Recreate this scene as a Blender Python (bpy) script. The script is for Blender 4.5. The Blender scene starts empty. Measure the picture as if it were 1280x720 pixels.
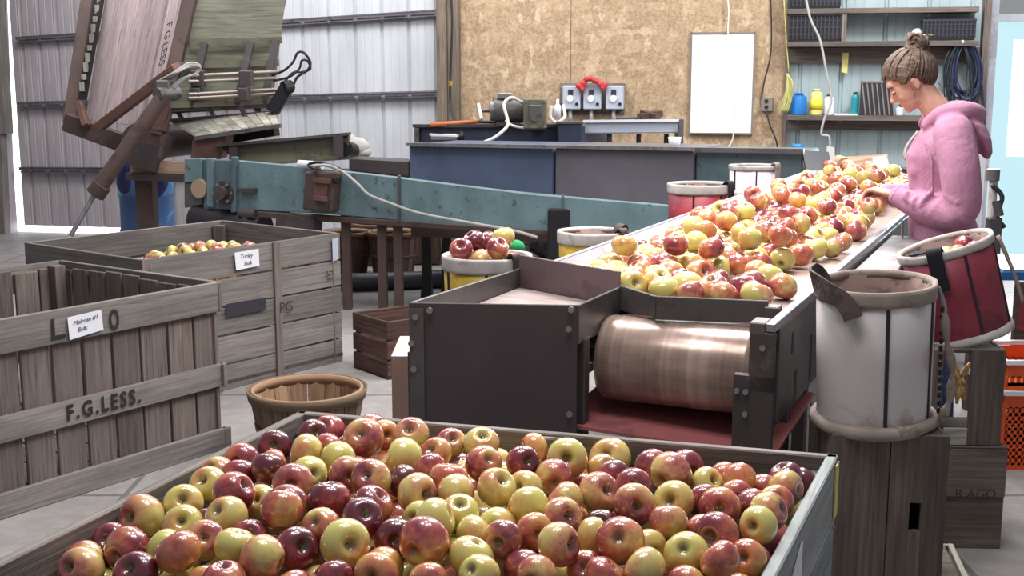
import bpy, bmesh, math, random
from mathutils import Vector, Matrix, Euler, noise
random.seed(11)
SC = bpy.context.scene
COL = SC.collection
PI = math.pi
# ---------- camera calibration (pixels of the 1280x720 frame -> metres) ----------
FOC = 1500.0; CH = 1.6; PITCH = math.atan(260/FOC)
cp, sp = math.cos(PITCH), math.sin(PITCH)
def ray(x, y):
    a = (x-640)/FOC; b = -(y-360)/FOC
    return (a, cp+b*sp, -sp+b*cp)
def atz(x, y, z):
    r = ray(x, y); t = (z-CH)/r[2]
    return Vector((r[0]*t, r[1]*t, z))
def aty(x, y, Y):
    r = ray(x, y); t = Y/r[1]
    return Vector((r[0]*t, Y, CH+r[2]*t))
W0 = Vector((-5.3, 12.75)); W1 = Vector((4.4, 10.6))
wd = (W1-W0).normalized(); wn = Vector((wd.y, -wd.x))   # wn points to the room
def wall_pt(x, y, off=0.0):
    r = ray(x, y); o = W0 + wn*off
    t = (o.x*wn.x+o.y*wn.y)/(r[0]*wn.x+r[1]*wn.y)
    return Vector((r[0]*t, r[1]*t, CH+r[2]*t))
def onray_wall_s(p):    # distance along the wall of a world point
    return (Vector((p.x, p.y))-W0).dot(wd)
WANG = math.atan2(wd.y, wd.x)
# ---------- colour ----------
def lin(c):
    out = []
    for v in c[:3]:
        v = v/255.0
        out.append(v/12.92 if v <= .04045 else ((v+.055)/1.055)**2.4)
    return (out[0], out[1], out[2], 1.0)
# ---------- mesh builder ----------
class MB:
    def __init__(s): s.v=[]; s.f=[]; s.uv=[]; s.sm=[]
    def add(s, vs, fs, uvs=None, smooth=False):
        o = len(s.v); s.v += [Vector(v) for v in vs]
        for i, f in enumerate(fs):
            s.f.append([k+o for k in f]); s.sm.append(smooth)
            s.uv.append(uvs[i] if uvs else [(0.0, 0.0)]*len(f))
        return s
    def hexa(s, P):
        """P: 8 points, 0-3 one end ring, 4-7 the other end ring; grain runs from one ring to the other"""
        P = [Vector(p) for p in P]
        fs = [(0,3,2,1),(4,5,6,7),(0,1,5,4),(1,2,6,5),(2,3,7,6),(3,0,4,7)]
        c = sum(P, Vector())/8
        L = ((P[4]+P[5]+P[6]+P[7])-(P[0]+P[1]+P[2]+P[3])); L.normalize()
        ou, ov = random.random()*37, random.random()*23
        uvs = []; ff = []
        for f in fs:
            q = [P[k] for k in f]
            nrm = (q[2]-q[0]).cross(q[3]-q[1])
            if nrm.dot((q[0]+q[1]+q[2]+q[3])/4-c) < 0: f = tuple(reversed(f)); q = [P[k] for k in f]; nrm = -nrm
            if nrm.length > 1e-12: nrm.normalize()
            side = nrm.cross(L)
            if side.length < .3:
                side = (q[1]-q[0]).normalized(); up = nrm.cross(side)
                uvs.append([(ou+p.dot(side)*.3, ov+p.dot(up)) for p in q])
            else:
                side.normalize()
                uvs.append([(ou+p.dot(L), ov+p.dot(side)) for p in q])
            ff.append(f)
        return s.add(P, ff, uvs)
    def box(s, c, size, rot=None, grain=None):
        c = Vector(c); h = [x/2 for x in size]
        g = grain if grain is not None else max(range(3), key=lambda i: size[i])
        a, b = [(1,2),(2,0),(0,1)][g]
        P = []
        for e in (-1, 1):
            for (u, w) in ((-1,-1),(1,-1),(1,1),(-1,1)):
                p = [0,0,0]; p[g] = e*h[g]; p[a] = u*h[a]; p[b] = w*h[b]
                p = Vector(p)
                if rot is not None: p = rot @ p
                P.append(c+p)
        return s.hexa(P)
    def bar(s, p, q, w, t, up=(0,0,1)):
        """rectangular bar from p to q; w across (up direction), t the other way"""
        p, q = Vector(p), Vector(q); d = (q-p).normalized(); up = Vector(up)
        sd = d.cross(up)
        if sd.length < 1e-4: sd = d.cross(Vector((1,0,0)))
        sd.normalize(); u2 = sd.cross(d).normalized()
        P = []
        for e in (p, q):
            for (i, j) in ((-1,-1),(1,-1),(1,1),(-1,1)): P.append(e+sd*(i*t/2)+u2*(j*w/2))
        return s.hexa(P)
    def board(s, p, q, z0, z1, t, off=0.0):
        """upright board between plan points p and q; off shifts it to the right of p->q"""
        p, q = Vector((p[0], p[1])), Vector((q[0], q[1])); d = (q-p).normalized(); n = Vector((d.y, -d.x))
        P = []
        a, b = off-t/2, off+t/2
        if (q-p).length >= (z1-z0):
            for e in (p, q):
                for (o, z) in ((a,z0),(b,z0),(b,z1),(a,z1)): P.append((e.x+n.x*o, e.y+n.y*o, z))
        else:
            for z in (z0, z1):
                for (o, e) in ((a,p),(b,p),(b,q),(a,q)): P.append((e.x+n.x*o, e.y+n.y*o, z))
        return s.hexa(P)
    def slab(s, quad, t, n=None):
        """four 3D points in a ring given a thickness t along n (default the quad's own normal)"""
        q = [Vector(p) for p in quad]
        if n is None: n = (q[2]-q[0]).cross(q[3]-q[1]).normalized()
        n = Vector(n)*t
        # grain along q0->q1
        return s.hexa([q[0], q[3], q[3]+n, q[0]+n, q[1], q[2], q[2]+n, q[1]+n])
    def tube(s, pts, r, seg=8, closed=False):
        pts = [Vector(p) for p in pts]; n = len(pts)
        rs = r if isinstance(r, (list, tuple)) else [r]*n
        vs = []; fs = []; prev = None
        for i, p in enumerate(pts):
            if closed: t = pts[(i+1)%n]-pts[i-1]
            else: t = pts[min(i+1,n-1)]-pts[max(i-1,0)]
            t = t.normalized() if t.length > 1e-9 else Vector((0,0,1))
            if prev is None:
                a = Vector((0,0,1)) if abs(t.z) < .9 else Vector((1,0,0))
                u = t.cross(a).normalized()
            else:
                u = (prev - t*prev.dot(t))
                u = u.normalized() if u.length > 1e-6 else t.cross(Vector((1,0,0))).normalized()
            prev = u; w = t.cross(u)
            for k in range(seg):
                an = 2*PI*k/seg
                vs.append(p+(u*math.cos(an)+w*math.sin(an))*rs[i])
        m = n if closed else n-1
        for i in range(m):
            for k in range(seg):
                a = i*seg+k; b = i*seg+(k+1)%seg; j = ((i+1)%n)*seg
                fs.append((a, b, j+(k+1)%seg, j+k))
        if not closed:
            fs.append(tuple(reversed(range(seg)))); fs.append(tuple(range((n-1)*seg, n*seg)))
        return s.add(vs, fs, None, True)
    def lathe(s, prof, seg=32, M=None, sx=1.0, sy=1.0, close=False, wob=None):
        """prof: list of (r, z); revolved about z"""
        vs = []; fs = []; n = len(prof)
        for (r, z) in prof:
            for k in range(seg):
                an = 2*PI*k/seg; rr = r*(wob(an, z) if wob else 1)
                vs.append(Vector((rr*math.cos(an)*sx, rr*math.sin(an)*sy, z)))
        for i in range(n-1 if not close else n):
            j = (i+1) % n
            for k in range(seg):
                a = i*seg+k; b = i*seg+(k+1)%seg; c = j*seg+(k+1)%seg; d = j*seg+k
                fs.append((a,b,c,d))
        if M is not None: vs = [M @ v for v in vs]
        return s.add(vs, fs, None, True)
    def cyl(s, p, q, r, seg=20, r2=None):
        p, q = Vector(p), Vector(q); r2 = r if r2 is None else r2
        t = (q-p).normalized(); a = Vector((0,0,1)) if abs(t.z) < .9 else Vector((1,0,0))
        u = t.cross(a).normalized(); w = t.cross(u)
        vs = []
        for (e, rr) in ((p, r), (q, r2)):
            for k in range(seg):
                an = 2*PI*k/seg; vs.append(e+(u*math.cos(an)+w*math.sin(an))*rr)
        fs = [(k, (k+1)%seg, seg+(k+1)%seg, seg+k) for k in range(seg)]
        s.add(vs, fs, None, True)
        s.add(vs[:seg], [tuple(reversed(range(seg)))]); s.add(vs[seg:], [tuple(range(seg))])
        return s
    def ball(s, c, r, seg=16, rings=10, M=None):
        c = Vector(c); rr = r if isinstance(r, (tuple, list)) else (r, r, r)
        vs = [Vector((0,0,-1))]; 
        for i in range(1, rings):
            ph = -PI/2+PI*i/rings
            for k in range(seg):
                an = 2*PI*k/seg; vs.append(Vector((math.cos(ph)*math.cos(an), math.cos(ph)*math.sin(an), math.sin(ph))))
        vs.append(Vector((0,0,1)))
        fs = [(0, 1+(k+1)%seg, 1+k) for k in range(seg)]
        for i in range(rings-2):
            for k in range(seg):
                a = 1+i*seg+k; b = 1+i*seg+(k+1)%seg; fs.append((a, b, b+seg, a+seg))
        e = len(vs)-1; o = 1+(rings-2)*seg
        fs += [(e, o+k, o+(k+1)%seg) for k in range(seg)]
        out = []
        for v in vs:
            v = Vector((v.x*rr[0], v.y*rr[1], v.z*rr[2]))
            if M is not None: v = M @ v
            out.append(v+c)
        return s.add(out, fs, None, True)
    def xf(s, M): s.v = [M @ v for v in s.v]; return s
    def mesh(s, name):
        me = bpy.data.meshes.new(name)
        me.from_pydata([tuple(v) for v in s.v], [], s.f)
        ul = me.uv_layers.new(name='UVMap')
        k = 0; flat = []
        for u in s.uv:
            for c in u: flat += [c[0], c[1]]
        ul.data.foreach_set('uv', flat)
        me.polygons.foreach_set('use_smooth', s.sm)
        me.update()
        return me
    def build(s, name, mat, parent=None, bevel=0.0, world=True):
        """one object; vertices are in world space unless world=False (then the parent's space)"""
        me = s.mesh(name)
        if parent is not None and world:
            me.transform(wmat(parent).inverted())
        for m in (mat if isinstance(mat, (list, tuple)) else [mat]): me.materials.append(m)
        o = bpy.data.objects.new(name, me); COL.objects.link(o)
        if parent is not None: o.parent = parent
        else:
            # origin at the base centre
            if s.v:
                mn = Vector([min(v[i] for v in s.v) for i in range(3)]); mx = Vector([max(v[i] for v in s.v) for i in range(3)])
                c = Vector(((mn.x+mx.x)/2, (mn.y+mx.y)/2, mn.z)); me.transform(Matrix.Translation(-c)); o.location = c
        if bevel > 0:
            b = o.modifiers.new('bevel', 'BEVEL'); b.width = bevel; b.segments = 1; b.limit_method = 'ANGLE'; b.angle_limit = .7
        return o
def wmat(o):
    M = Matrix.LocRotScale(o.location, o.rotation_euler, o.scale)
    return wmat(o.parent) @ M if o.parent else M
def thing(name, label, cat, loc=(0,0,0), rotz=0.0, group=None):
    o = bpy.data.objects.new(name, None); COL.objects.link(o)
    o.empty_display_size = .1
    o.location = loc; o.rotation_euler = (0,0,rotz); o['label'] = label; o['category'] = cat
    if group: o['group'] = group
    return o
def tag(o, label, cat, group=None):
    o['label'] = label; o['category'] = cat
    if group: o['group'] = group
    return o
def structure(o): o['kind'] = 'structure'; return o
def smooth_path(pts, n=6, closed=False):
    pts = [Vector(p) for p in pts]; out = []; m = len(pts)
    rng = range(m if closed else m-1)
    for i in rng:
        if closed: p0, p1, p2, p3 = pts[i-1], pts[i], pts[(i+1)%m], pts[(i+2)%m]
        else: p0, p1, p2, p3 = pts[max(i-1,0)], pts[i], pts[i+1], pts[min(i+2,m-1)]
        for k in range(n):
            t = k/n
            out.append(.5*((2*p1)+(-p0+p2)*t+(2*p0-5*p1+4*p2-p3)*t*t+(-p0+3*p1-3*p2+p3)*t**3))
    if not closed: out.append(pts[-1])
    return out
def text_mesh(body, size, origin, xdir, updir, depth=.002, offset=0.0, shear=0.0, sx=1.0, space=1.0):
    cu = bpy.data.curves.new('t', 'FONT'); cu.body = body; cu.size = size; cu.extrude = depth/2; cu.align_x = 'CENTER'; cu.align_y = 'CENTER'
    cu.offset = offset; cu.shear = shear; cu.resolution_u = 3; cu.space_character = space
    o = bpy.data.objects.new('t', cu); COL.objects.link(o)
    dg = bpy.context.evaluated_depsgraph_get(); dg.update()
    me = bpy.data.meshes.new_from_object(o.evaluated_get(dg))
    bpy.data.objects.remove(o); bpy.data.curves.remove(cu)
    x = Vector(xdir).normalized(); z = x.cross(Vector(updir)).normalized(); y = z.cross(x)
    M = Matrix(((x.x,y.x,z.x,origin[0]),(x.y,y.y,z.y,origin[1]),(x.z,y.z,z.z,origin[2]),(0,0,0,1)))
    me.transform(M @ Matrix.Scale(sx, 4, (1,0,0)))
    return me
def text_part(name, body, size, origin, xdir, updir, mat, parent, **k):
    me = text_mesh(body, size, origin, xdir, updir, **k)
    if parent is not None: me.transform(wmat(parent).inverted())
    me.materials.clear(); me.materials.append(mat)
    me.name = name
    o = bpy.data.objects.new(name, me); COL.objects.link(o); o.parent = parent
    return o
def baked(mb, name, mat, parent, voxel=.006, smooth=2, world=True):
    """union the builder's closed shells into one continuous skin"""
    me = mb.mesh('tmp'); o = bpy.data.objects.new('tmp', me); COL.objects.link(o)
    r = o.modifiers.new('r', 'REMESH'); r.mode = 'VOXEL'; r.voxel_size = voxel; r.use_smooth_shade = True
    if smooth:
        s = o.modifiers.new('s', 'SMOOTH'); s.iterations = smooth; s.factor = .5
    dg = bpy.context.evaluated_depsgraph_get(); dg.update()
    m2 = bpy.data.meshes.new_from_object(o.evaluated_get(dg)); bpy.data.objects.remove(o)
    m2.name = name
    if parent is not None and world: m2.transform(wmat(parent).inverted())
    m2.materials.clear(); m2.materials.append(mat)
    ob = bpy.data.objects.new(name, m2); COL.objects.link(ob)
    if parent is not None: ob.parent = parent
    return ob
def loft(mb, rings, seg=18, cap=True):
    """rings: (centre, ax vector, ay vector); closed shell through elliptical sections"""
    vs = []; fs = []
    if cap:
        c0, a0, b0 = rings[0]; c1, a1, b1 = rings[-1]
        d0 = (Vector(rings[1][0])-Vector(c0)).normalized(); d1 = (Vector(c1)-Vector(rings[-2][0])).normalized()
        r0 = min(Vector(a0).length, Vector(b0).length); r1 = min(Vector(a1).length, Vector(b1).length)
        rr = [(Vector(c0)-d0*r0*.7, Vector(a0)*.35, Vector(b0)*.35), (Vector(c0)-d0*r0*.4, Vector(a0)*.8, Vector(b0)*.8)]+list(rings)+[(Vector(c1)+d1*r1*.4, Vector(a1)*.8, Vector(b1)*.8), (Vector(c1)+d1*r1*.7, Vector(a1)*.35, Vector(b1)*.35)]
    else: rr = rings
    for (c, a, b) in rr:
        c, a, b = Vector(c), Vector(a), Vector(b)
        for k in range(seg):
            an = 2*PI*k/seg; vs.append(c+a*math.cos(an)+b*math.sin(an))
    n = len(rr)
    for i in range(n-1):
        for k in range(seg):
            fs.append((i*seg+k, i*seg+(k+1)%seg, (i+1)*seg+(k+1)%seg, (i+1)*seg+k))
    fs.append(tuple(reversed(range(seg)))); fs.append(tuple(range((n-1)*seg, n*seg)))
    return mb.add(vs, fs, None, True)
def limb(mb, pts, rad, seg=14, n=4):
    """tapering round limb through joints"""
    P = smooth_path(pts, n); m = len(rad); R = []
    for i in range(m-1):
        for k in range(n): R.append(rad[i]+(rad[i+1]-rad[i])*k/n)
    R.append(rad[-1]); rings = []
    prev = None
    for i, p in enumerate(P):
        t = (P[min(i+1,len(P)-1)]-P[max(i-1,0)]).normalized()
        if prev is None: u = t.cross(Vector((0,1,0)) if abs(t.y) < .9 else Vector((1,0,0))).normalized()
        else: u = (prev-t*prev.dot(t)).normalized()
        prev = u; rings.append((p, u*R[i], t.cross(u)*R[i]))
    return loft(mb, rings, seg)
# ---------- materials ----------
class NT:
    def __init__(s, name):
        s.m = bpy.data.materials.new(name); s.m.use_nodes = True; s.t = s.m.node_tree; s.n = s.t.nodes; s.l = s.t.links
        s.b = s.n['Principled BSDF']
    def new(s, ty, **kw):
        nd = s.n.new(ty)
        for k, v in kw.items():
            if k in nd.inputs: nd.inputs[k].default_value = v
            else: setattr(nd, k, v)
        return nd
    def link(s, a, b): s.l.new(a, b)
    def coord(s, kind='Object', scale=(1,1,1), loc=(0,0,0)):
        c = s.new('ShaderNodeTexCoord'); m = s.new('ShaderNodeMapping'); s.link(c.outputs[kind], m.inputs['Vector'])
        m.inputs['Scale'].default_value = scale; m.inputs['Location'].default_value = loc
        return m.outputs['Vector']
    def noise(s, vec, scale, detail=4, rough=.6, dist=0):
        n = s.new('ShaderNodeTexNoise'); n.inputs['Scale'].default_value = scale; n.inputs['Detail'].default_value = detail
        n.inputs['Roughness'].default_value = rough; n.inputs['Distortion'].default_value = dist
        if vec is not None: s.link(vec, n.inputs['Vector'])
        return n.outputs['Fac']
    def ramp(s, fac, stops, interp='LINEAR'):
        r = s.new('ShaderNodeValToRGB'); r.color_ramp.interpolation = interp
        e = r.color_ramp.elements
        while len(e) < len(stops): e.new(.5)
        for i, (p, c) in enumerate(stops): e[i].position = p; e[i].color = c if len(c) == 4 else (*c, 1)
        s.link(fac, r.inputs['Fac']); return r.outputs['Color']
    def mix(s, fac, a, b, mode='MIX'):
        m = s.new('ShaderNodeMix', data_type='RGBA', blend_type=mode)
        for sock, v in ((m.inputs[0], fac), (m.inputs[6], a), (m.inputs[7], b)):
            if isinstance(v, (int, float)): sock.default_value = v
            elif isinstance(v, tuple): sock.default_value = v
            else: s.link(v, sock)
        return m.outputs[2]
    def bump(s, h, dist=.003, strength=.6):
        b = s.new('ShaderNodeBump'); b.inputs['Distance'].default_value = dist; b.inputs['Strength'].default_value = strength
        s.link(h, b.inputs['Height']); s.link(b.outputs['Normal'], s.b.inputs['Normal'])
    def base(s, c):
        if isinstance(c, tuple): s.b.inputs['Base Color'].default_value = c
        else: s.link(c, s.b.inputs['Base Color'])
    def rough(s, r, metal=0.0, spec=.5):
        s.b.inputs['Roughness'].default_value = r; s.b.inputs['Metallic'].default_value = metal; s.b.inputs['Specular IOR Level'].default_value = spec
def wood(name, c_main, c_dark, c_light, rough=.8, grain=1.0, stain=.5):
    t = NT(name)
    uv = t.coord('UV', (1.2, 34*grain, 1)); g = t.noise(uv, 2.2, 6, .65, .6)
    uv2 = t.coord('UV', (1.0, 3.0, 1)); st = t.noise(uv2, 2.3, 4, .6, .3)
    uv3 = t.coord('UV', (.12, .5, 1)); tone = t.noise(uv3, 3.1, 1, .5)
    c = t.ramp(g, [(.28, lin(c_dark)), (.5, lin(c_main)), (.78, lin(c_light))])
    f = t.ramp(st, [(.42, (0,0,0)), (.7, (1,1,1))])
    m = t.new('ShaderNodeMath', operation='MULTIPLY'); t.link(f, m.inputs[0]); m.inputs[1].default_value = stain
    c = t.mix(m.outputs[0], c, lin(c_dark))
    tn = t.ramp(tone, [(.35, (.72,.72,.72)), (.65, (1.15,1.12,1.1))])
    c = t.mix(1.0, c, tn, 'MULTIPLY')
    t.base(c); t.rough(rough, 0, .3); t.bump(g, .0025, .7)
    return t.m
def paint(name, c, rough=.5, metal=0.0, wear=None, amount=.0, scale=6.0, bump=.0, spec=.5, var=.12, stretch=(1,1,1)):
    t = NT(name); v = t.coord('Object', stretch); n1 = t.noise(v, scale*.35, 4, .6); n2 = t.noise(v, scale, 8, .7, .3)
    cc = lin(c); d = tuple(x*(1-var*2) for x in cc[:3])+(1,); l = tuple(min(1,x*(1+var)) for x in cc[:3])+(1,)
    col = t.ramp(n1, [(.35, d), (.65, l)])
    if wear is not None:
        f = t.ramp(n2, [(.62-amount*.35, (0,0,0)), (.68-amount*.35, (1,1,1))])
        col = t.mix(f, col, lin(wear))
    t.base(col); t.rough(rough, metal, spec)
    if bump: t.bump(n2, .002, bump)
    return t.m
def plain(name, c, rough=.6, metal=0.0, spec=.4): return paint(name, c, rough, metal, None, 0, 5, 0, spec, .05)
def emit(name, c, strength):
    t = NT(name); t.base((0,0,0,1)); t.b.inputs['Emission Color'].default_value = lin(c); t.b.inputs['Emission Strength'].default_value = strength
    return t.m
M = {}
M['grey_wood'] = wood('grey_wood', (124,119,116), (90,84,82), (146,139,135), .85)
M['brown_wood'] = wood('brown_wood', (112,102,98), (78,69,67), (132,121,116), .85)
M['near_wood'] = wood('near_wood', (122,114,110), (78,71,67), (154,145,138), .8)
M['crate_wood'] = wood('crate_wood', (102,92,86), (64,56,53), (128,116,108), .8)
M['dark_crate'] = wood('dark_crate', (88,66,58), (44,32,30), (116,90,80), .8)
M['basket_wood'] = wood('basket_wood', (108,90,76), (66,52,44), (138,116,98), .8)
M['daylit_wood'] = wood('daylit_wood', (152,158,160), (104,106,106), (178,184,186), .75)  # bin wood lightened in colour for daylight falling on its right side
M['basket_inner'] = wood('basket_inner', (156,126,100), (104,80,62), (180,150,122), .75)
M['pink_wood'] = wood('pink_wood', (180,162,158), (136,116,114), (202,186,182), .7, 1, .3)
M['pallet_pink'] = wood('pallet_pink', (172,156,158), (128,112,114), (194,180,180), .8, 1, .35)
M['green_ply'] = wood('green_ply', (120,120,106), (78,80,68), (148,146,132), .7, .5, .5)
M['post_wood'] = wood('post_wood', (128,114,100), (84,72,62), (156,142,126), .8, 1, .3)
M['shelf_wood'] = wood('shelf_wood', (112,100,94), (66,58,54), (140,128,120), .8, 1, .3)
M['tan_board'] = wood('tan_board', (176,150,128), (130,106,88), (196,172,150), .8, 1, .3)
M['slat_light'] = wood('slat_light', (170,168,156), (90,88,80), (196,194,184), .7, 1, .6)
M['stencil'] = plain('stencil', (34,32,34), .8)
M['faded_stencil'] = plain('faded_stencil', (58,50,48), .9)
M['paper'] = plain('paper', (222,222,230), .7)
M['ink'] = plain('ink', (70,72,96), .7)
M['yellow_paper'] = plain('yellow_paper', (206,200,120), .7)
M['teal'] = paint('teal', (104,128,134), .45, .0, (74,72,70), .10, 16, .2, .5, .1)
M['teal_dark'] = paint('teal_dark', (80,98,104), .5, .0, (66,64,64), .1, 12, .3)
M['blue_panel'] = paint('blue_panel', (84,96,122), .42, .0, (84,82,88), .05, 4, .1)
M['grey_panel'] = paint('grey_panel', (104,100,108), .42, .0, (90,86,94), .1, 4, .1)
M['navy'] = paint('navy', (52,56,76), .45, .0, (70,66,66), .15, 6, .1)
M['rust'] = paint('rust', (84,66,60), .7, .1, (66,52,50), .2, 9, .4)
M['rust_red'] = paint('rust_red', (108,76,68), .65, .1, (86,62,58), .2, 9, .3)
M['dark_steel'] = paint('dark_steel', (74,66,68), .45, .2, (88,76,76), .12, 7, .15)
M['dark_steel2'] = paint('dark_steel2', (92,88,88), .42, .25, (74,68,68), .2, 9, .15)
M['brown_panel'] = paint('brown_panel', (68,58,62), .5, .05, (76,66,68), .12, 2.5, .1)
M['brown_inner'] = paint('brown_inner', (116,96,98), .5, .05, (98,80,82), .2, 4, .1)
M['red_pan'] = paint('red_pan', (156,90,90), .5, .0, (124,78,78), .3, 4, .1)
M['steel'] = paint('steel', (138,134,134), .42, .5, (110,104,102), .3, 10, .1)
M['bright_steel'] = paint('bright_steel', (160,160,166), .35, .8, (140,136,134), .2, 12, .05)
M['bolt'] = plain('bolt', (150,146,150), .35, .7)
M['white_rail'] = paint('white_rail', (168,168,178), .45, .0, (140,138,146), .2, 5, .05)
M['black'] = plain('black', (26,24,28), .5)
M['black_rubber'] = plain('black_rubber', (40,36,42), .45)
M['pipe_black'] = plain('pipe_black', (52,50,58), .4)
M['white_plastic'] = plain('white_plastic', (226,226,230), .4)
M['grey_plastic'] = plain('grey_plastic', (176,182,196), .45)
M['red_plastic'] = plain('red_plastic', (190,60,66), .45)
M['orange_tool'] = plain('orange_tool', (206,112,66), .5)
M['orange_crate'] = plain('orange_crate', (226,92,40), .45)
M['whiteboard'] = plain('whiteboard', (250,250,252), .3)
M['alu'] = plain('alu', (150,140,132), .4, .6)
M['blue_plastic'] = plain('blue_plastic', (42,122,196), .4)
M['yellow_plastic'] = plain('yellow_plastic', (226,214,130), .45)
M['label_yellow'] = plain('label_yellow', (232,206,60), .5)
M['teal_plastic'] = plain('teal_plastic', (34,130,140), .4)
M['brass'] = plain('brass', (200,170,90), .3, .8)
M['cable_grey'] = plain('cable_grey', (168,164,160), .6)
M['cord_white'] = plain('cord_white', (214,208,196), .6)
M['hose_green'] = plain('hose_green', (40,48,54), .4)
M['hose_blue'] = plain('hose_blue', (44,48,78), .4)
M['rope_yellow'] = plain('rope_yellow', (186,180,112), .8)
M['barrel_blue'] = paint('barrel_blue', (58,92,140), .4, 0, (70,150,180), .25, 3, .05)
M['blue_cloth'] = paint('blue_cloth', (60,66,122), .9, 0, None, 0, 6, .2)
M['green_cloth'] = plain('green_cloth', (30,140,84), .8)
M['canvas'] = paint('canvas', (150,138,130), .9, 0, (126,112,104), .2, 18, .4, .12)
M['canvas_light'] = paint('canvas_light', (186,180,176), .9, 0, (158,148,144), .2, 18, .3, .12)
M['leather'] = paint('leather', (74,60,58), .7, 0, (48,38,38), .3, 20, .4)
M['bucket_white'] = paint('bucket_white', (196,190,190), .42, 0, (172,150,148), .3, 2.2, .05, .5, .08)
M['bucket_white2'] = paint('bucket_white2', (226,216,224), .42, 0, (196,180,190), .25, 3, .05, .5, .05)
M['bucket_red'] = paint('bucket_red', (134,44,60), .5, 0, (104,34,50), .35, 5, .1)
M['bucket_red2'] = paint('bucket_red2', (166,48,60), .5, 0, (126,40,52), .35, 5, .1)
M['bucket_yellow'] = paint('bucket_yellow', (208,174,62), .5, 0, (170,136,50), .3, 6, .1)
M['bucket_inner'] = paint('bucket_inner', (138,112,104), .8, 0, (100,80,74), .35, 6, .2)
M['webbing'] = plain('webbing', (28,26,38), .8)
M['tassel'] = paint('tassel', (178,140,88), .9, 0, (130,98,60), .4, 30, .6)
M['cardboard'] = paint('cardboard', (150,124,112), .85, 0, None, 0, 4, 0, .2)
M['stone'] = paint('stone', (128,124,124), .9, 0, (92,88,88), .4, 14, .6)
M['green_olive'] = paint('green_olive', (108,104,86), .55, .1, (88,78,66), .2, 7, .3)
M['lamp_white'] = plain('lamp_white', (230,230,230), .5)
M['denim'] = paint('denim', (52,66,104), .9, 0, (74,88,124), .3, 60, .3)
M['shoe'] = plain('shoe', (60,56,58), .7)
# floor: worn concrete
t = NT('concrete'); v = t.coord('Object'); a = t.noise(v, .7, 5, .6); b = t.noise(v, 9, 6, .7)
c = t.ramp(a, [(.3, lin((124,119,118))), (.7, lin((162,157,155)))]); c2 = t.ramp(b, [(.4, (.82,.82,.82)), (.65, (1.05,1.05,1.05))])
c = t.mix(1.0, c, c2, 'MULTIPLY'); br = t.new('ShaderNodeTexBrick'); br.inputs['Scale'].default_value = .33; br.inputs['Mortar Size'].default_value = .004
br.inputs['Color1'].default_value = (1,1,1,1); br.inputs['Color2'].default_value = (1,1,1,1); br.inputs['Mortar'].default_value = (.5,.5,.5,1); br.offset = 0; br.inputs['Row Height'].default_value = .5
t.link(v, br.inputs['Vector']); c = t.mix(1.0, c, br.outputs['Color'], 'MULTIPLY'); t.base(c); t.rough(.6, 0, .4); t.bump(b, .003, .4); M['concrete'] = t.m
# corrugated sheet
t = NT('corrugated'); v = t.coord('Object', (1,1,.25)); a = t.noise(v, 3, 4, .6); c = t.ramp(a, [(.3, lin((176,178,184))), (.7, lin((204,206,210)))]); t.base(c); t.rough(.42, .1, .5); M['corrugated'] = t.m
t = NT('corrugated_dim'); v = t.coord('Object', (1,1,.25)); a = t.noise(v, 3, 4, .6); c = t.ramp(a, [(.3, lin((158,150,154))), (.7, lin((176,170,174)))]); t.base(c); t.rough(.5, .1, .5); M['corrugated_shaded'] = t.m  # left stretch of the same siding, its dimness put into the colour
t = NT('corrugated_teal'); v = t.coord('Object', (1,1,.25)); a = t.noise(v, 3, 4, .6); c = t.ramp(a, [(.3, lin((150,164,168))), (.7, lin((172,186,190)))]); t.base(c); t.rough(.42, .1, .5); M['corrugated_teal'] = t.m
# oriented strand board
t = NT('osb'); v = t.coord('Object', (1,1,1)); 
v1 = t.coord('Object', (17,17,6)); vo = t.new('ShaderNodeTexVoronoi'); vo.inputs['Scale'].default_value = 1.1; t.link(v1, vo.inputs['Vector'])
v2 = t.coord('Object', (7,7,16), (3,1,7)); vo2 = t.new('ShaderNodeTexVoronoi'); vo2.inputs['Scale'].default_value = 1.1; t.link(v2, vo2.inputs['Vector'])
hs = t.new('ShaderNodeSeparateColor'); t.link(vo.outputs['Color'], hs.inputs[0]); hs2 = t.new('ShaderNodeSeparateColor'); t.link(vo2.outputs['Color'], hs2.inputs[0])
c1 = t.ramp(hs.outputs[0], [(.0, lin((136,114,92))), (.3, lin((154,131,106))), (.7, lin((163,140,114))), (1., lin((200,180,152)))])
c2 = t.ramp(hs2.outputs[0], [(.0, lin((134,112,90))), (.5, lin((156,134,108))), (1., lin((186,164,138)))])
n = t.noise(v, 9, 5, .7); f = t.ramp(n, [(.45, (0,0,0)), (.55, (1,1,1))]); c = t.mix(f, c1, c2); n2 = t.noise(v, 40, 4, .7); c = t.mix(.4, c, t.ramp(n2, [(.4, lin((134,108,82))), (.6, lin((196,168,134)))]))
t.base(c); t.rough(.7, 0, .3); t.bump(n2, .002, .3); M['osb'] = t.m
# end roller: worn satin metal, bands running round the drum
t = NT('roller'); v = t.coord('Object', (1,0,0)); a = t.noise(v, 9, 5, .7); v2 = t.coord('Object', (2,6,6)); b = t.noise(v2, 6, 5, .6)
c = t.ramp(a, [(.36, lin((112,90,82))), (.5, lin((152,130,120))), (.62, lin((188,166,156)))]); c = t.mix(.25, c, t.ramp(b, [(.35, lin((104,78,70))), (.7, lin((184,160,146)))]))
t.base(c); t.rough(.27, .4, .5); M['roller'] = t.m
# belt
t = NT('belt'); v = t.coord('Object'); a = t.noise(v, 4, 6, .7); c = t.ramp(a, [(.35, lin((124,100,92))), (.65, lin((160,136,126)))]); t.base(c); t.rough(.35, 0, .5); t.bump(a, .002, .2); M['belt'] = t.m
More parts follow.
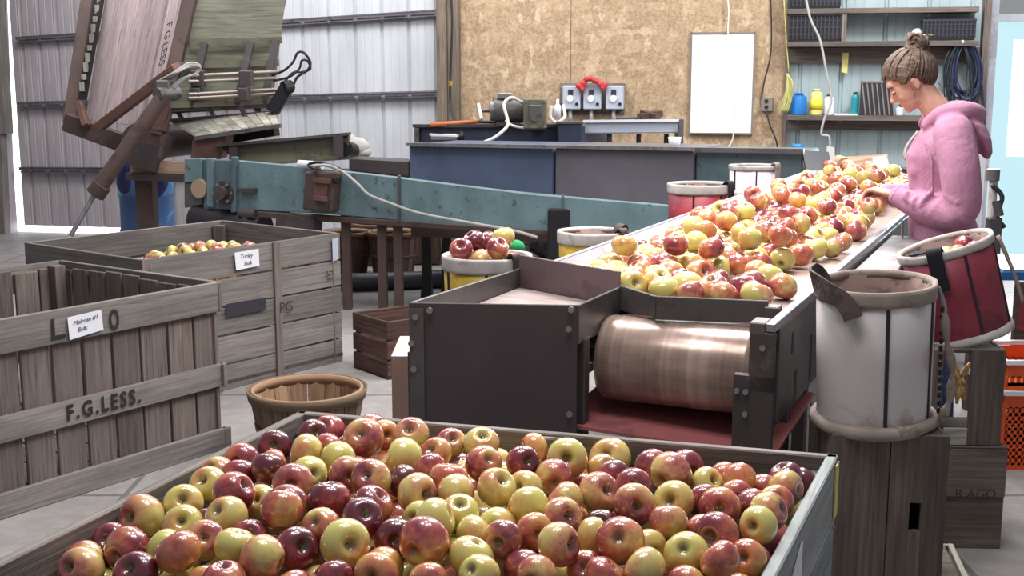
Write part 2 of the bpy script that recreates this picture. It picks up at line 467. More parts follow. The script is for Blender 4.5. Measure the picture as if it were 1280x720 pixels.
# fleece
t = NT('fleece'); v = t.coord('Object'); a = t.noise(v, 5, 4, .6); b = t.noise(v, 160, 3, .7); w = t.noise(v, 11, 3, .5, 1.2)
c = t.ramp(a, [(.3, lin((164,114,140))), (.7, lin((184,134,158)))]); t.base(c); t.rough(.95, 0, .15); 
bm = t.new('ShaderNodeMath', operation='ADD'); bm2 = t.new('ShaderNodeMath', operation='MULTIPLY'); bm2.inputs[1].default_value = .06; t.link(b, bm2.inputs[0]); t.link(w, bm.inputs[0]); t.link(bm2.outputs[0], bm.inputs[1])
t.bump(bm.outputs[0], .018, .4); t.b.inputs['Sheen Weight'].default_value = .1; M['fleece'] = t.m
t = NT('skin'); v = t.coord('Object'); a = t.noise(v, 14, 4, .6); c = t.ramp(a, [(.3, lin((196,146,128))), (.7, lin((218,172,152)))]); t.base(c); t.rough(.5, 0, .4); t.b.inputs['Subsurface Weight'].default_value = .08; t.b.inputs['Subsurface Radius'].default_value = (.02,.008,.004); M['skin'] = t.m
t = NT('hair'); v = t.coord('Object', (14,60,60)); a = t.noise(v, 1.6, 6, .7, .8); c = t.ramp(a, [(.3, lin((52,38,34))), (.5, lin((92,70,58))), (.72, lin((146,116,92)))]); t.base(c); t.rough(.42, 0, .5); t.bump(a, .012, .9); M['hair'] = t.m
M['brow'] = plain('brow', (70,50,42), .8); M['lip'] = plain('lip', (176,100,98), .45); M['eye_dark'] = plain('eye_dark', (40,28,26), .3)
# apples: yellow-green ground with a red blush on the sunny side, streaked pole to pole
def apple_mat(name, lo, hi, ground, mid, red, deep):
    t = NT(name); at0 = t.new('ShaderNodeAttribute'); at0.attribute_name = 'lc'; oi0 = t.new('ShaderNodeObjectInfo'); ra = t.new('ShaderNodeAttribute'); ra.attribute_name = 'rn'
    sm_ = t.new('ShaderNodeMath', operation='ADD'); t.link(oi0.outputs['Random'], sm_.inputs[0]); t.link(ra.outputs['Fac'], sm_.inputs[1]); fr_ = t.new('ShaderNodeMath', operation='FRACT'); t.link(sm_.outputs[0], fr_.inputs[0])
    class _C: pass
    c = _C(); c.outputs = {'Object': at0.outputs['Vector']}; oi = _C(); oi.outputs = {'Random': fr_.outputs[0]}
    sep = t.new('ShaderNodeSeparateXYZ'); t.link(c.outputs['Object'], sep.inputs[0])
    nrm = t.new('ShaderNodeVectorMath', operation='NORMALIZE'); t.link(c.outputs['Object'], nrm.inputs[0])
    dt = t.new('ShaderNodeVectorMath', operation='DOT_PRODUCT'); t.link(nrm.outputs[0], dt.inputs[0]); dt.inputs[1].default_value = (.82,.1,.56)
    off = t.new('ShaderNodeVectorMath', operation='SCALE'); off.inputs[0].default_value = (9,7,5); t.link(oi.outputs['Random'], off.inputs['Scale'])
    ad = t.new('ShaderNodeVectorMath', operation='ADD'); t.link(nrm.outputs[0], ad.inputs[0]); t.link(off.outputs[0], ad.inputs[1])
    n1 = t.noise(ad.outputs[0], 1.6, 4, .6)
    at = t.new('ShaderNodeMath', operation='ARCTAN2'); t.link(sep.outputs[1], at.inputs[0]); t.link(sep.outputs[0], at.inputs[1])
    cb = t.new('ShaderNodeCombineXYZ'); t.link(at.outputs[0], cb.inputs[0]); t.link(oi.outputs['Random'], cb.inputs[1])
    st = t.noise(cb.outputs[0], 9, 4, .7)
    def mad(a, k, b):
        m = t.new('ShaderNodeMath', operation='MULTIPLY_ADD'); t.link(a, m.inputs[0]); m.inputs[1].default_value = k
        if isinstance(b, (int, float)): m.inputs[2].default_value = b
        else: t.link(b, m.inputs[2])
        return m.outputs[0]
    v = mad(dt.outputs['Value'], .34, .0); v = mad(n1, 1.0, v); v = mad(st, .30, v); v = mad(oi.outputs['Random'], .12, v)
    mr = t.new('ShaderNodeMapRange'); t.link(v, mr.inputs[0]); mr.inputs[1].default_value = lo; mr.inputs[2].default_value = hi
    col = t.ramp(mr.outputs[0], [(0, lin(ground)), (.4, lin(mid)), (.72, lin(red)), (1, lin(deep))])
    # russet greenish cavity at both ends
    r2 = t.new('ShaderNodeMath', operation='POWER'); ln = t.new('ShaderNodeVectorMath', operation='MULTIPLY'); ln.inputs[1].default_value = (1,1,0); t.link(c.outputs['Object'], ln.inputs[0])
    le = t.new('ShaderNodeVectorMath', operation='LENGTH'); t.link(ln.outputs[0], le.inputs[0])
    cav = t.new('ShaderNodeMapRange'); t.link(le.outputs['Value'], cav.inputs[0]); cav.inputs[1].default_value = .0135; cav.inputs[2].default_value = .004; cav.inputs[3].default_value = 0; cav.inputs[4].default_value = .85
    t.n.remove(r2)
    col = t.mix(cav.outputs[0], col, lin((84,78,38)))
    vv = t.new('ShaderNodeTexVoronoi'); vv.inputs['Scale'].default_value = 30; t.link(nrm.outputs[0], vv.inputs['Vector']); vv.inputs['Scale'].default_value = 22
    dots = t.ramp(vv.outputs['Distance'], [(.05, (.25,.25,.25)), (.12, (0,0,0))]); col = t.mix(dots, col, lin((220,200,150)))
    t.base(col); t.rough(.3, 0, .5); t.b.inputs['Coat Weight'].default_value = 1.0; t.b.inputs['Coat Roughness'].default_value = .06
    return t.m
G_, MI, RE, DE = (206,190,112), (202,146,100), (166,84,80), (116,46,58)
M['apple_r'] = apple_mat('apple_dark_red', .10, .80, (176,150,84), (168,78,66), (138,40,54), (92,20,38))
M['apple_p'] = apple_mat('apple_red', .26, 1.02, G_, (196,116,80), (160,66,68), (118,36,50))
M['apple_m'] = apple_mat('apple_mixed', .40, 1.14, G_, MI, RE, DE)
M['apple_g'] = apple_mat('apple_green', .62, 1.42, (204,194,108), (206,176,102), (196,120,80), RE)
M['apple_o'] = apple_mat('apple_orange', .22, 1.15, (206,176,92), (206,144,84), (190,104,74), (150,60,60))
# ---------- camera, world, light ----------
cam = bpy.data.cameras.new('camera'); co = bpy.data.objects.new('camera', cam); COL.objects.link(co)
co.location = (0,0,CH); co.rotation_euler = (PI/2-PITCH, 0, 0); cam.sensor_width = 36; cam.lens = FOC*36/1280; cam.clip_end = 100
SC.camera = co
w = bpy.data.worlds.new('world'); SC.world = w; w.use_nodes = True
w.node_tree.nodes['Background'].inputs[0].default_value = (.93,.95,1,1); w.node_tree.nodes['Background'].inputs[1].default_value = .31
SC.view_settings.view_transform = 'Standard'; SC.view_settings.look = 'None'; SC.view_settings.gamma = 1; SC.view_settings.use_curve_mapping = False
SC.view_settings.exposure = 0.0
def area(name, loc, target, sx, sy, power, col=(1,1,1)):
    l = bpy.data.lights.new(name, 'AREA'); l.shape = 'RECTANGLE'; l.size = sx; l.size_y = sy; l.energy = power; l.color = col
    o = bpy.data.objects.new(name, l); COL.objects.link(o); o.location = loc
    o.rotation_euler = (Vector(target)-Vector(loc)).to_track_quat('-Z', 'Y').to_euler(); return o
LIGHTS = True
# ---------- floor ----------
structure(MB().box((0,6,-.05), (18,18,.1)).build('floor', M['concrete']))
# ---------- back wall ----------
def wpt(s, z, off=0.0):
    return Vector((W0.x+wd.x*s+wn.x*off, W0.y+wd.y*s+wn.y*off, z))
def sheet(name, s0, s1, z0, z1, mat, phase=0.0, pitch=.265):
    """ribbed steel siding: flats with a raised rib every pitch"""
    prof = []
    k0 = math.floor((s0-phase)/pitch)-1; k = k0
    pts = []
    while phase+k*pitch < s1+pitch:
        b = phase+k*pitch
        for (ds, h) in ((0,0),(.012,.022),(.03,.022),(.042,0),(.10,0),(.104,.004),(.112,.004),(.116,0),(.18,0),(.184,.004),(.192,.004),(.196,0)):
            pts.append((b+ds, h))
        k += 1
    pts = [p for p in pts if s0 <= p[0] <= s1]; pts = [(s0,0)]+pts+[(s1,0)]
    vs = []; fs = []
    for (s_, h) in pts: vs += [wpt(s_, z0, -h), wpt(s_, z1, -h)]
    n = len(pts)
    for i in range(n-1): fs.append((2*i, 2*i+2, 2*i+3, 2*i+1))
    mb = MB().add(vs, fs); o = mb.build(name, mat)
    sd = o.modifiers.new('s', 'SOLIDIFY'); sd.thickness = .01; sd.offset = -1
    return structure(o)
S = lambda x, y, off=0: onray_wall_s(wall_pt(x, y, off))
sL = S(25, 200); sM = S(549, 100); sR = S(984, 100)
dL = S(1236, 200)
sheet('wall_back', sL, S(352, 200), .075, 4.2, M['corrugated_shaded'], sL+.1, .205)
sheet('wall_back', S(352, 200), sM, .075, 4.2, M['corrugated'], sM-.32, .272)
sheet('wall_right', sR-.05, dL, 0, 2.34, M['corrugated_teal'], sR+.45, .36)
sheet('wall_right', sR-.05, S(1330,100), 2.34, 4.2, M['corrugated_teal'], sR+.45, .36)
b = MB()
for s0, s1 in ((sM, (sM+sR)/2-.35), ((sM+sR)/2-.345, sR)):
    P = []
    b.hexa([wpt(s0, 0, .0), wpt(s0, 0, .03), wpt(s0, 4.2, .03), wpt(s0, 4.2, 0), wpt(s1, 0, 0), wpt(s1, 0, .03), wpt(s1, 4.2, .03), wpt(s1, 4.2, 0)])
structure(b.build('wall_center', M['osb']))
# left jamb and the bright gaps round the sliding door
b = MB(); 
b.hexa([wpt(-1.2,0,0), wpt(-1.2,0,.12), wpt(-1.2,4.2,.12), wpt(-1.2,4.2,0), wpt(S(18,200)-.02,0,0), wpt(S(18,200)-.02,0,.12), wpt(S(7,0)-.02,4.2,.12), wpt(S(7,0)-.02,4.2,0)])
structure(b.build('wall_left', M['corrugated_shaded']))
b = MB(); p0 = wall_pt(-3, 0, .16); p1 = wall_pt(14, 240, .16); p2 = wall_pt(18,258,.16); p3 = wall_pt(12,296,.16)
b.bar((p0.x,p0.y,3), (p1.x-.02,p1.y,1.05), .14, .1, up=wn.to_3d()); b.bar((p1.x-.08,p1.y,1.05), (p3.x-.06,p3.y,0.0), .10, .1, up=wn.to_3d())
structure(b.build('trim_1', M['grey_wood']))
M['daylight'] = emit('daylight', (246,250,255), 3.0)
M['daylight_soft'] = emit('daylight_soft', (200,238,248), 1.0)
b = MB(); a0, a1 = wall_pt(11,-40,-.12), wall_pt(27,286,-.12)
g0 = wall_pt(7,-60,-.10); g1 = wall_pt(20,287,-.10); h0 = wall_pt(14,-60,-.10); h1 = wall_pt(30,289,-.10)
b.slab([g0, h0, h1, g1], .01, -wn.to_3d())
b.hexa([wpt(S(18,287),0.0,-.04), wpt(S(18,287),0,-.05), wpt(S(18,287),.09,-.05), wpt(S(18,287),.09,-.04), wpt(sM,0,-.04), wpt(sM,0,-.05), wpt(sM,.09,-.05), wpt(sM,.09,-.04)])
structure(b.build('gap_daylight_1', M['daylight']))  # glowing sheets added behind the gaps, standing in for outdoor daylight
# horizontal girts
def girt(p, q, name='trim_2', h=.042):
    P0 = wall_pt(p[0], p[1], .05); P1 = wall_pt(q[0], q[1], .05)
    b = MB().bar(P0, P1, h*.6, .07); b.bar(P0+Vector((0,0,-h*.75)), P1+Vector((0,0,-h*.75)), h*.28, .05)
    b.bar(P0+wn.to_3d()*.03+Vector((0,0,h*.45)), P1+wn.to_3d()*.03+Vector((0,0,h*.45)), .008, .03)
    structure(b.build(name, M['girt']))
M['girt'] = paint('girt', (112,106,112), .4, .5, (84,80,86), .2, 6)
girt((22,49),(549,15)); girt((24,130),(549,116)); girt((26,211),(549,214)); girt((22,-30),(549,-88))
# timber column between siding and strand board
b = MB(); c0, c1, c2 = S(550,100), S(563,100), S(577,100)
for s0, s1, d in ((c0, c1-.005, .12), (c1, c2, .09)):
    b.hexa([wpt(s0,0,0), wpt(s0,0,d), wpt(s1,0,d), wpt(s1,0,0), wpt(s0,4.2,0), wpt(s0,4.2,d), wpt(s1,4.2,d), wpt(s1,4.2,0)])
structure(b.build('trim_3', M['post_wood']))
# right-hand post with the door frame, and the door full of daylight
b = MB(); s0, s1 = S(1222,100), S(1231,100)
b.hexa([wpt(s0,0,0), wpt(s0,0,.14), wpt(s1,0,.14), wpt(s1,0,0), wpt(s0,4.2,0), wpt(s0,4.2,.14), wpt(s1,4.2,.14), wpt(s1,4.2,0)])
structure(b.build('trim_4', M['shelf_wood']))
dz = wall_pt(1250, 27).z; s0, s1, s2 = S(1232,100), S(1241,100), S(1400,100)
ztop = wall_pt(1250,18).z
b = MB()
def wbox(b, s0, s1, z0, z1, d0, d1):
    if s1-s0 > z1-z0:
        b.hexa([wpt(s0,z0,d0), wpt(s0,z0,d1), wpt(s0,z1,d1), wpt(s0,z1,d0), wpt(s1,z0,d0), wpt(s1,z0,d1), wpt(s1,z1,d1), wpt(s1,z1,d0)])
    else:
        b.hexa([wpt(s0,z0,d0), wpt(s0,z0,d1), wpt(s1,z0,d1), wpt(s1,z0,d0), wpt(s0,z1,d0), wpt(s0,z1,d1), wpt(s1,z1,d1), wpt(s1,z1,d0)])
    return b
wbox(b, s0, s1, 0, ztop, 0, .1); wbox(b, s1, s2, dz, ztop, 0, .1); wbox(b, s1, s2, 0, .07, 0, .08)
door_frame = structure(b.build('door_1', M['white_rail']))
b = MB(); wbox(b, s1, s2, .07, dz, .02, .04)
o = b.build('door_panel', M['daylight_soft'], door_frame)
b = MB(); sA = S(1263,100); wbox(b, sA, s2, wall_pt(1270,195).z, wall_pt(1270,50).z, .042, .05)
o = b.build('door_glass', M['daylight'], door_frame)
b = MB(); wbox(b, dL, s0+.01, 0, 2.34, -.02, .02); structure(b.build('trim_5', M['white_rail']))
# ---------- shelves on the right wall ----------
sh = thing('wall_shelf', 'weathered board shelving fixed across the siding beside the bright door', 'shelf', wpt((sR+dL)/2, 1.0, .1))
D = .26
def shelf_board(x0, x1, y, name='shelf_board'):
    a = wall_pt(x0, y, D); z = a.z; t = .045
    s0, s1 = S(x0, y, D)+.0, S(x1, y, D)
    b = MB(); wbox(b, s0, s1, z-t, z, .02, D); b.build(name, M['shelf_wood'], sh, .003); return z
zs1 = shelf_board(984, 1224, 11); zs2 = shelf_board(984, 1224, 52); zs3 = shelf_board(984, 1218, 144)
for x in (985, 1054):
    s0 = S(x, 60, D); b = MB()
    wbox(b, s0-.02, s0+.02, zs2, zs1-.045, .02, D-.01) if x == 1054 else wbox(b, s0-.02, s0+.02, zs3-.5, 2.6, .02, .06)
    b.build('shelf_divider', M['shelf_wood'], sh)
for x in (1020, 1120, 1185):       # grey studs behind
    s0 = S(x, 90, .03)
    pass
b = MB(); wbox(b, S(986,90), S(1222,90), wall_pt(1100,71).z-.05, wall_pt(1100,60).z, .02, .06); wbox(b, S(986,90), S(1222,90), wall_pt(1100,163).z-.0, wall_pt(1100,152).z, .02, .06)
b.build('wall_cleat', M['shelf_wood'], sh)
def on_shelf(x, y, off=.14): return wall_pt(x, y, off)
def wall_box_thing(name, label, cat, x0, x1, y0, y1, d0, d1, mat, group=None, bevel=.004):
    s0, s1 = S(x0, (y0+y1)/2, d1), S(x1, (y0+y1)/2, d1); z1, z0 = wall_pt(x0, y0, d1).z, wall_pt(x0, y1, d1).z
    b = MB(); wbox(b, s0, s1, z0, z1, d0, d1); return b.build(name, mat, None, bevel) if label is None else tag(b.build(name, mat, None, bevel), label, cat, group)
def harvest_tray(x0, x1, y0, y1, label, z0):
    s0, s1 = S(x0, y0, .24), S(x1, y0, .24); z1 = wall_pt(x0, y0, .24).z
    t = thing('storage_tray', label, 'tray', wpt((s0+s1)/2, z0, .14))
    b = MB(); wbox(b, s0, s1, z0, z1, .06, .225); b.build('tray_body', M['black'], t, .006)
    b = MB(); n = 13
    for i in range(n+1):
        s = s0+(s1-s0)*i/n; wbox(b, s-.006, s+.006, z0+.02, z1-.02, .225, .235)
    for k in range(1, 4):
        z = z0+(z1-z0)*k/4; wbox(b, s0, s1, z-.005, z+.005, .225, .232)
    b.build('tray_ribs', M['pipe_black'], t)
    b = MB(); wbox(b, s0-.008, s1+.008, z1-.02, z1, .055, .24); b.build('tray_rim', M['pipe_black'], t)
harvest_tray(987, 1052, 17, 50, 'black ribbed plastic tray on middle shelf at its left end', zs2)
harvest_tray(987, 1052, -25, 9, 'black plastic tray on top shelf cut off by the picture edge', zs1)
harvest_tray(1155, 1220, 24, 50, 'dark grey plastic tray on middle shelf above the coiled hose', zs2)
def jug(x, w, ytop, mat, name, label, cat, zb, lidm, lab=None, h2=None):
    c = wall_pt(x, 140, .15); r = w/2/FOC*c.y; ht = wall_pt(x, ytop, .15).z-zb
    t = thing(name, label, cat, (c.x, c.y, zb))
    MB().lathe([(0,0),(r*.95,0),(r,.01),(r,ht*.75),(r*.85,ht*.85),(r*.5,ht*.9),(r*.5,ht*.93),(0,ht*.93)], 20).build('bottle_body', mat, t, world=False)
    MB().lathe([(0,ht*.9),(r*.56,ht*.9),(r*.56,ht),(0,ht)], 16).build('cap', lidm, t, world=False)
    if lab: MB().lathe([(r*1.01,ht*.2),(r*1.02,ht*.2),(r*1.02,ht*.6),(r*1.01,ht*.6)], 20, close=True).build('bottle_label', lab, t, world=False)
    return t
jug(998, 20, 116, M['blue_plastic'], 'plastic_tub', 'round blue plastic tub at left end of lowest shelf', 'tub', zs3, M['blue_plastic'])
jug(1020, 15, 111, M['yellow_plastic'], 'plastic_jug', 'pale yellow plastic jug beside the blue tub', 'jug', zs3, M['yellow_plastic'], M['label_yellow'])
jug(1036, 12, 118, M['white_plastic'], 'spray_bottle', 'white bottle with grey cap right of the yellow jug', 'bottle', zs3, M['pipe_black'])
jug(1068, 9, 115, M['teal_plastic'], 'spray_can', 'small teal can with dark cap beside the wire-fronted heater', 'can', zs3, M['black'])
jug(1124, 10, 133, M['white_plastic'], 'drinking_mug', 'small white cup on lowest shelf in front of the person', 'cup', zs3, M['white_plastic'])
jug(1141, 13, 36, M['white_plastic'], 'paper_roll', 'white paper roll on middle shelf above the hair bun', 'roll', zs2, M['white_plastic'])
# finned heater/grille
s0, s1 = S(1076,120,.22), S(1118,120,.22); z1 = wall_pt(1090,103,.22).z
t = thing('air_filter', 'grey slatted metal grille leaning on the lowest shelf', 'filter', wpt((s0+s1)/2, zs3, .15))
b = MB(); wbox(b, s0, s1, zs3, z1, .12, .2); b.build('filter_body', M['pipe_black'], t, .003)
b = MB()
for i in range(7):
    s = s0+(s1-s0)*(i+.3)/7; b.hexa([wpt(s+.03,zs3+.005,.2), wpt(s+.03,zs3+.005,.215), wpt(s+.042,zs3+.005,.215), wpt(s+.042,zs3+.005,.2), wpt(s-.01,z1-.01,.2), wpt(s-.01,z1-.01,.215), wpt(s+.002,z1-.01,.215), wpt(s+.002,z1-.01,.2)])
b.build('filter_fins', M['alu'], t)
b = MB(); wbox(b, s0, s1, z1-.004, z1+.012, .11, .21); b.build('filter_rim', M['alu'], t)
tag(MB().slab([wpt(S(1043,142,.2),zs3+.001,.06), wpt(S(1072,142,.2),zs3+.001,.06), wpt(S(1072,142,.2),zs3+.001,.22), wpt(S(1043,142,.2),zs3+.001,.22)], .012, (0,0,1)).build('notebook', M['paper']), 'thin white notebook lying flat on the lowest shelf', 'notebook')
tag(MB().slab([wall_pt(1053,66,.065), wall_pt(1061,66,.065), wall_pt(1059,92,.065), wall_pt(1052,90,.065)], .004, wn.to_3d()).build('paper_tag', M['yellow_plastic']), 'narrow cream paper tag hanging below the middle shelf', 'tag')
# coiled hose on a nail by the door
t = thing('garden_hose', 'coiled dark green and blue hose hanging beside the bright door', 'hose', wall_pt(1203,130,.2))
rng = random.Random(5)
for (nm, mt, cnt, dx) in (('hose_coil', M['hose_green'], 12, -3), ('hose_coil', M['hose_blue'], 8, 4)):
    b = MB()
    for i in range(cnt):
        off = .16+rng.random()*.08; cx = 1204+dx*.7+rng.uniform(-3,3); ht = rng.uniform(62,92); wd_ = rng.uniform(11,21)
        pts = []
        for k in range(14):
            an = 2*PI*k/14; yy = 52+ht*.5-ht*.5*math.cos(an); xx = cx+wd_*math.sin(an)*(1-.25*math.cos(an))
            pts.append(wall_pt(xx, yy, off+.01*math.sin(3*an+i)))
        b.tube(smooth_path(pts, 4, True), .007, 6, True)
    b.build(nm, mt, t)
MB().cyl(wall_pt(1203,52,.26), wall_pt(1203,52,.14), .014, 12).build('nail', M['white_plastic'], t)
b = MB().tube(smooth_path([wall_pt(1222,70,.2), wall_pt(1228,110,.2), wall_pt(1231,150,.2), wall_pt(1230,180,.2)], 5), .01, 6); b.build('hose_tail', M['hose_blue'], t)
# yellow rope hank and the dangling cord
b = MB()
for i in range(7):
    x = 981+i*1.3; b.tube(smooth_path([wall_pt(983,92,.22), wall_pt(x+4-i*.3,105,.22+.01*i), wall_pt(x-3,128,.22), wall_pt(x-5+rng.uniform(-2,2),140,.22), wall_pt(x+1,118,.24), wall_pt(985,92,.24)], 4), .007, 5)
b.tube(smooth_path([wall_pt(980,0,.22), wall_pt(983,50,.22), wall_pt(986,90,.22)], 4), .006, 5)
tag(b.build('yellow_rope', M['rope_yellow']), 'hank of yellow rope hanging at the left end of the shelves', 'rope')
b = MB().tube(smooth_path([wall_pt(1003,-30,.5), wall_pt(1012,20,.5), wall_pt(1025,50,.5), wall_pt(1033,90,.5), wall_pt(1039,125,.5), wall_pt(1030,150,.5), wall_pt(1027,168,.5), wall_pt(1037,172,.5), wall_pt(1036,200,.5)], 6), [.0105]*49, 8)
tag(b.build('hanging_cable', M['cable_grey']), 'thick pale cable hanging in front of the shelves', 'cable')
# ---------- strand board wall fittings ----------
t = thing('whiteboard', 'tall blank white board in thin metal frame on strand board wall', 'whiteboard', wall_pt(902,168,.04))
s0, s1 = S(862,100,.05), S(943,100,.05); z1, z0 = wall_pt(902,40,.05).z, wall_pt(902,168,.05).z
b = MB(); wbox(b, s0+.012, s1-.012, z0+.012, z1-.012, .032, .05); b.build('board_panel', M['whiteboard'], t)
b = MB(); wbox(b, s0, s0+.016, z0, z1, .03, .06); wbox(b, s1-.016, s1, z0, z1, .03, .06); wbox(b, s0, s1, z0, z0+.016, .03, .07); wbox(b, s0, s1, z1-.016, z1, .03, .06); b.build('board_frame', M['alu'], t)
b = MB().tube(smooth_path([wall_pt(908,-20,.09), wall_pt(911,14,.09), wall_pt(910,38,.09), wall_pt(912,70,.09), wall_pt(919,110,.09), wall_pt(917,165,.09), wall_pt(914,178,.09), wall_pt(909,186,.12)], 6), .007, 6)
tag(b.build('hanging_string', M['cord_white']), 'thin white cord hanging down over the white board', 'cord')
b = MB().tube(smooth_path([wall_pt(563,-30,.2), wall_pt(565,30,.2), wall_pt(563,95,.2), wall_pt(563,130,.22), wall_pt(569,152,.28), wall_pt(577,166,.34)], 6), .011, 8)
t = thing('air_hose', 'black air hose hanging down the timber column', 'hose', wall_pt(563,100,.2)); b.build('hose_line', M['black_rubber'], t)
MB().cyl(wall_pt(563.4,101,.2), wall_pt(563.4,107,.2), .02, 10).build('brass_fitting', M['brass'], t); MB().cyl(wall_pt(575,162,.33), wall_pt(578,170,.35), .022, 10).build('brass_fitting', M['brass'], t)
b = MB().tube(smooth_path([wall_pt(963,-20,.05), wall_pt(964,60,.05), wall_pt(956,100,.05), wall_pt(951,125,.06)], 6), .006, 6)
tag(b.build('hanging_wire', M['black_rubber']), 'thin black cord running down to the wall outlet', 'cord')
t = thing('outlet_box', 'small grey outlet box on strand board right of the white board', 'outlet', wall_pt(958,139,.03))
b = MB(); wbox(b, S(951,130,.08), S(966,130,.08), wall_pt(958,139,.08).z, wall_pt(958,122,.08).z, .03, .08); b.build('box_body', M['alu'], t, .004)
for y in (126.5, 134): 
    c = wall_pt(958, y, .083); MB().cyl(c, c+wn.to_3d()*.004, .018, 14).build('socket', M['black'], t)
b = MB().tube(smooth_path([wall_pt(958,139,.08), wall_pt(962,155,.1), wall_pt(970,175,.12), wall_pt(972,186,.12)], 5), .008, 6)
b.build('plug_lead', M['black_rubber'], t)
# three starter switch boxes, a red rag behind them
bk = MB(); wbox(bk, S(701,105), S(782,105), wall_pt(740,142).z, wall_pt(740,104).z, .03, .05)
bo = tag(bk.build('mounting_board', M['shelf_wood']), 'narrow dark board on the wall behind three grey switch boxes', 'board')
labs = ['grey motor switch box, leftmost of the three on the wall', 'grey motor switch box in the middle of the three', 'grey motor switch box, rightmost of the three on the wall']
for i, (x0, x1) in enumerate(((703,725),(729,751),(757,779))):
    t = thing('switch_box', labs[i], 'switch box', wall_pt((x0+x1)/2,138,.05), group=None)
    s0, s1 = S(x0,120,.16), S(x1,120,.16); z1, z0 = wall_pt(x0,107,.16).z, wall_pt(x0,137,.16).z
    b = MB(); wbox(b, s0, s1, z0, z1, .05, .16); b.build('box_body', M['grey_plastic'], t, .01)
    xm = (x0+x1)/2-1
    b = MB(); wbox(b, S(xm-3,115,.17), S(xm+3,115,.17), wall_pt(xm,119,.17).z, wall_pt(xm,112,.17).z, .16, .168); b.build('nameplate', M['pipe_black'], t)
    c = wall_pt(xm,123,.162); MB().cyl(c, c+wn.to_3d()*.02, .03, 16).build('push_button', M['white_plastic'], t)
    c = wall_pt(x1-4,130,.162); MB().cyl(c, c+wn.to_3d()*.015, .015, 10).build('reset_button', M['black'], t)
    b = MB().tube([wall_pt(xm,137,.1), wall_pt(xm,152,.1)], .018, 10); b.build('conduit', M['grey_plastic'], t)
b = MB(); rng = random.Random(3)
b.tube(smooth_path([wall_pt(722,104,.2), wall_pt(727,112,.19), wall_pt(731,101,.19), wall_pt(737,98,.2), wall_pt(744,101,.19), wall_pt(749,103,.19), wall_pt(754,110,.19), wall_pt(757,103,.18)], 5), [.02+.012*math.sin(k*.9)*math.sin(k*.9) for k in range(36)], 8)
tag(b.build('red_rag', M['red_plastic']), 'crumpled red rag draped over the middle switch box', 'rag')
def proj_px(P):
    Z = P.z-CH; d = P.y*cp-Z*sp; u = P.y*sp+Z*cp
    return (640+FOC*P.x/d, 360-FOC*u/d)
# ---------- tanks and conveyor at the back ----------
def lineY(x, x0, Y0, x1, Y1):   # depth on a plan line through two pixel columns (straight in plan)
    a = Vector((x0-640, 1)); 
    X0, X1 = (x0-640)/FOC*Y0, (x1-640)/FOC*Y1
    m = (Y1-Y0)/(X1-X0); k = (x-640)/FOC
    return (Y0-m*X0)/(1-m*k)
def tankpt(x, y, dep=0): 
    Y = lineY(x, 505, 8.80, 1015, 7.72)+dep; return aty(x, y, Y)
def panel_block(mb, x0, x1, y0a, y0b, z0, depth, dep=0.0):
    a = tankpt(x0, y0a, dep); b_ = tankpt(x1, y0b, dep); dr = Vector((.42,.91,0))*depth
    mb.hexa([(a.x,a.y,z0), (a.x+dr.x,a.y+dr.y,z0), (a.x+dr.x,a.y+dr.y,a.z), a, (b_.x,b_.y,z0), (b_.x+dr.x,b_.y+dr.y,z0), (b_.x+dr.x,b_.y+dr.y,b_.z), b_])
    return mb
t = thing('wash_tank', 'long steel washing tank with blue and grey side panels behind teal conveyor', 'tank', tankpt(700,200)*1.0)
t.location.z = 0
panel_block(MB(), 511, 692, 181, 184, .52, .75).build('tank_side', M['blue_panel'], t, .01)
panel_block(MB(), 694, 868, 184, 187, .52, .75, -.02).build('tank_side', M['grey_panel'], t, .01)
panel_block(MB(), 870, 1004, 188, 190, .52, .55).build('tank_side', M['teal_dark'], t, .01)
mb = MB(); a = tankpt(509,180,-.03); c = tankpt(870,186,-.05); mb.bar(a, c, .02, .05); mb.build('tank_rim', M['steel'], t)
mb = MB(); a = tankpt(870,187,-.04); c = tankpt(1005,189,-.04); mb.bar(a, c, .03, .06); mb.build('tank_rim', M['dark_steel2'], t)
mb = MB(); a = tankpt(560,290,-.0); mb.bar(aty(516,288,8.72), aty(700,296,8.3), .08, .06); mb.build('base_beam', M['rust'], t)
for x in (533, 558, 702, 830):
    p = tankpt(x, 300, .08); mb = MB().bar((p.x,p.y,0), (p.x,p.y,.54), .07, .07, up=(0,1,0)); mb.cyl((p.x,p.y,0),(p.x,p.y,.12),.05,12,.04); mb.build('leg', M['black'], t)
p = tankpt(885,215,-.02)
# smaller navy tank on the far side
t = thing('rinse_tank', 'low navy steel tank carrying motors, against the strand board wall', 'tank', (0,0,0))
a = aty(517,157,10.3); c = aty(728,157,9.95); dr = Vector((.3,.6,0)); t.location = (a.x+.7, a.y, 0)
mb = MB().hexa([(a.x,a.y,.55),(a.x+dr.x,a.y+dr.y,.55),(a.x+dr.x,a.y+dr.y,a.z),a,(c.x,c.y,.55),(c.x+dr.x,c.y+dr.y,.55),(c.x+dr.x,c.y+dr.y,c.z),c]); mb.build('tank_body', M['navy'], t, .01)
for q in (a+Vector((.1,.1,0)), c+Vector((-.1,.1,0)), (a+c)/2+Vector((.1,.2,0))): MB().bar((q.x,q.y,0),(q.x,q.y,.56),.06,.06,up=(0,1,0)).build('leg', M['black'], t)
mb = MB().bar(a+Vector((0,-.02,.0)), c+Vector((0,-.02,0)), .025, .05); mb.build('tank_rim', M['dark_steel'], t)
mb = MB().bar(aty(521,160,10.25), aty(521,181,10.25), .04, .04, up=(0,1,0)); mb.build('corner_bracket', M['dark_steel2'], t)
t = thing('control_cabinet', 'small navy box standing at the right end of the navy tank', 'box', (aty(713,184,9.7).x, 9.7, 0))
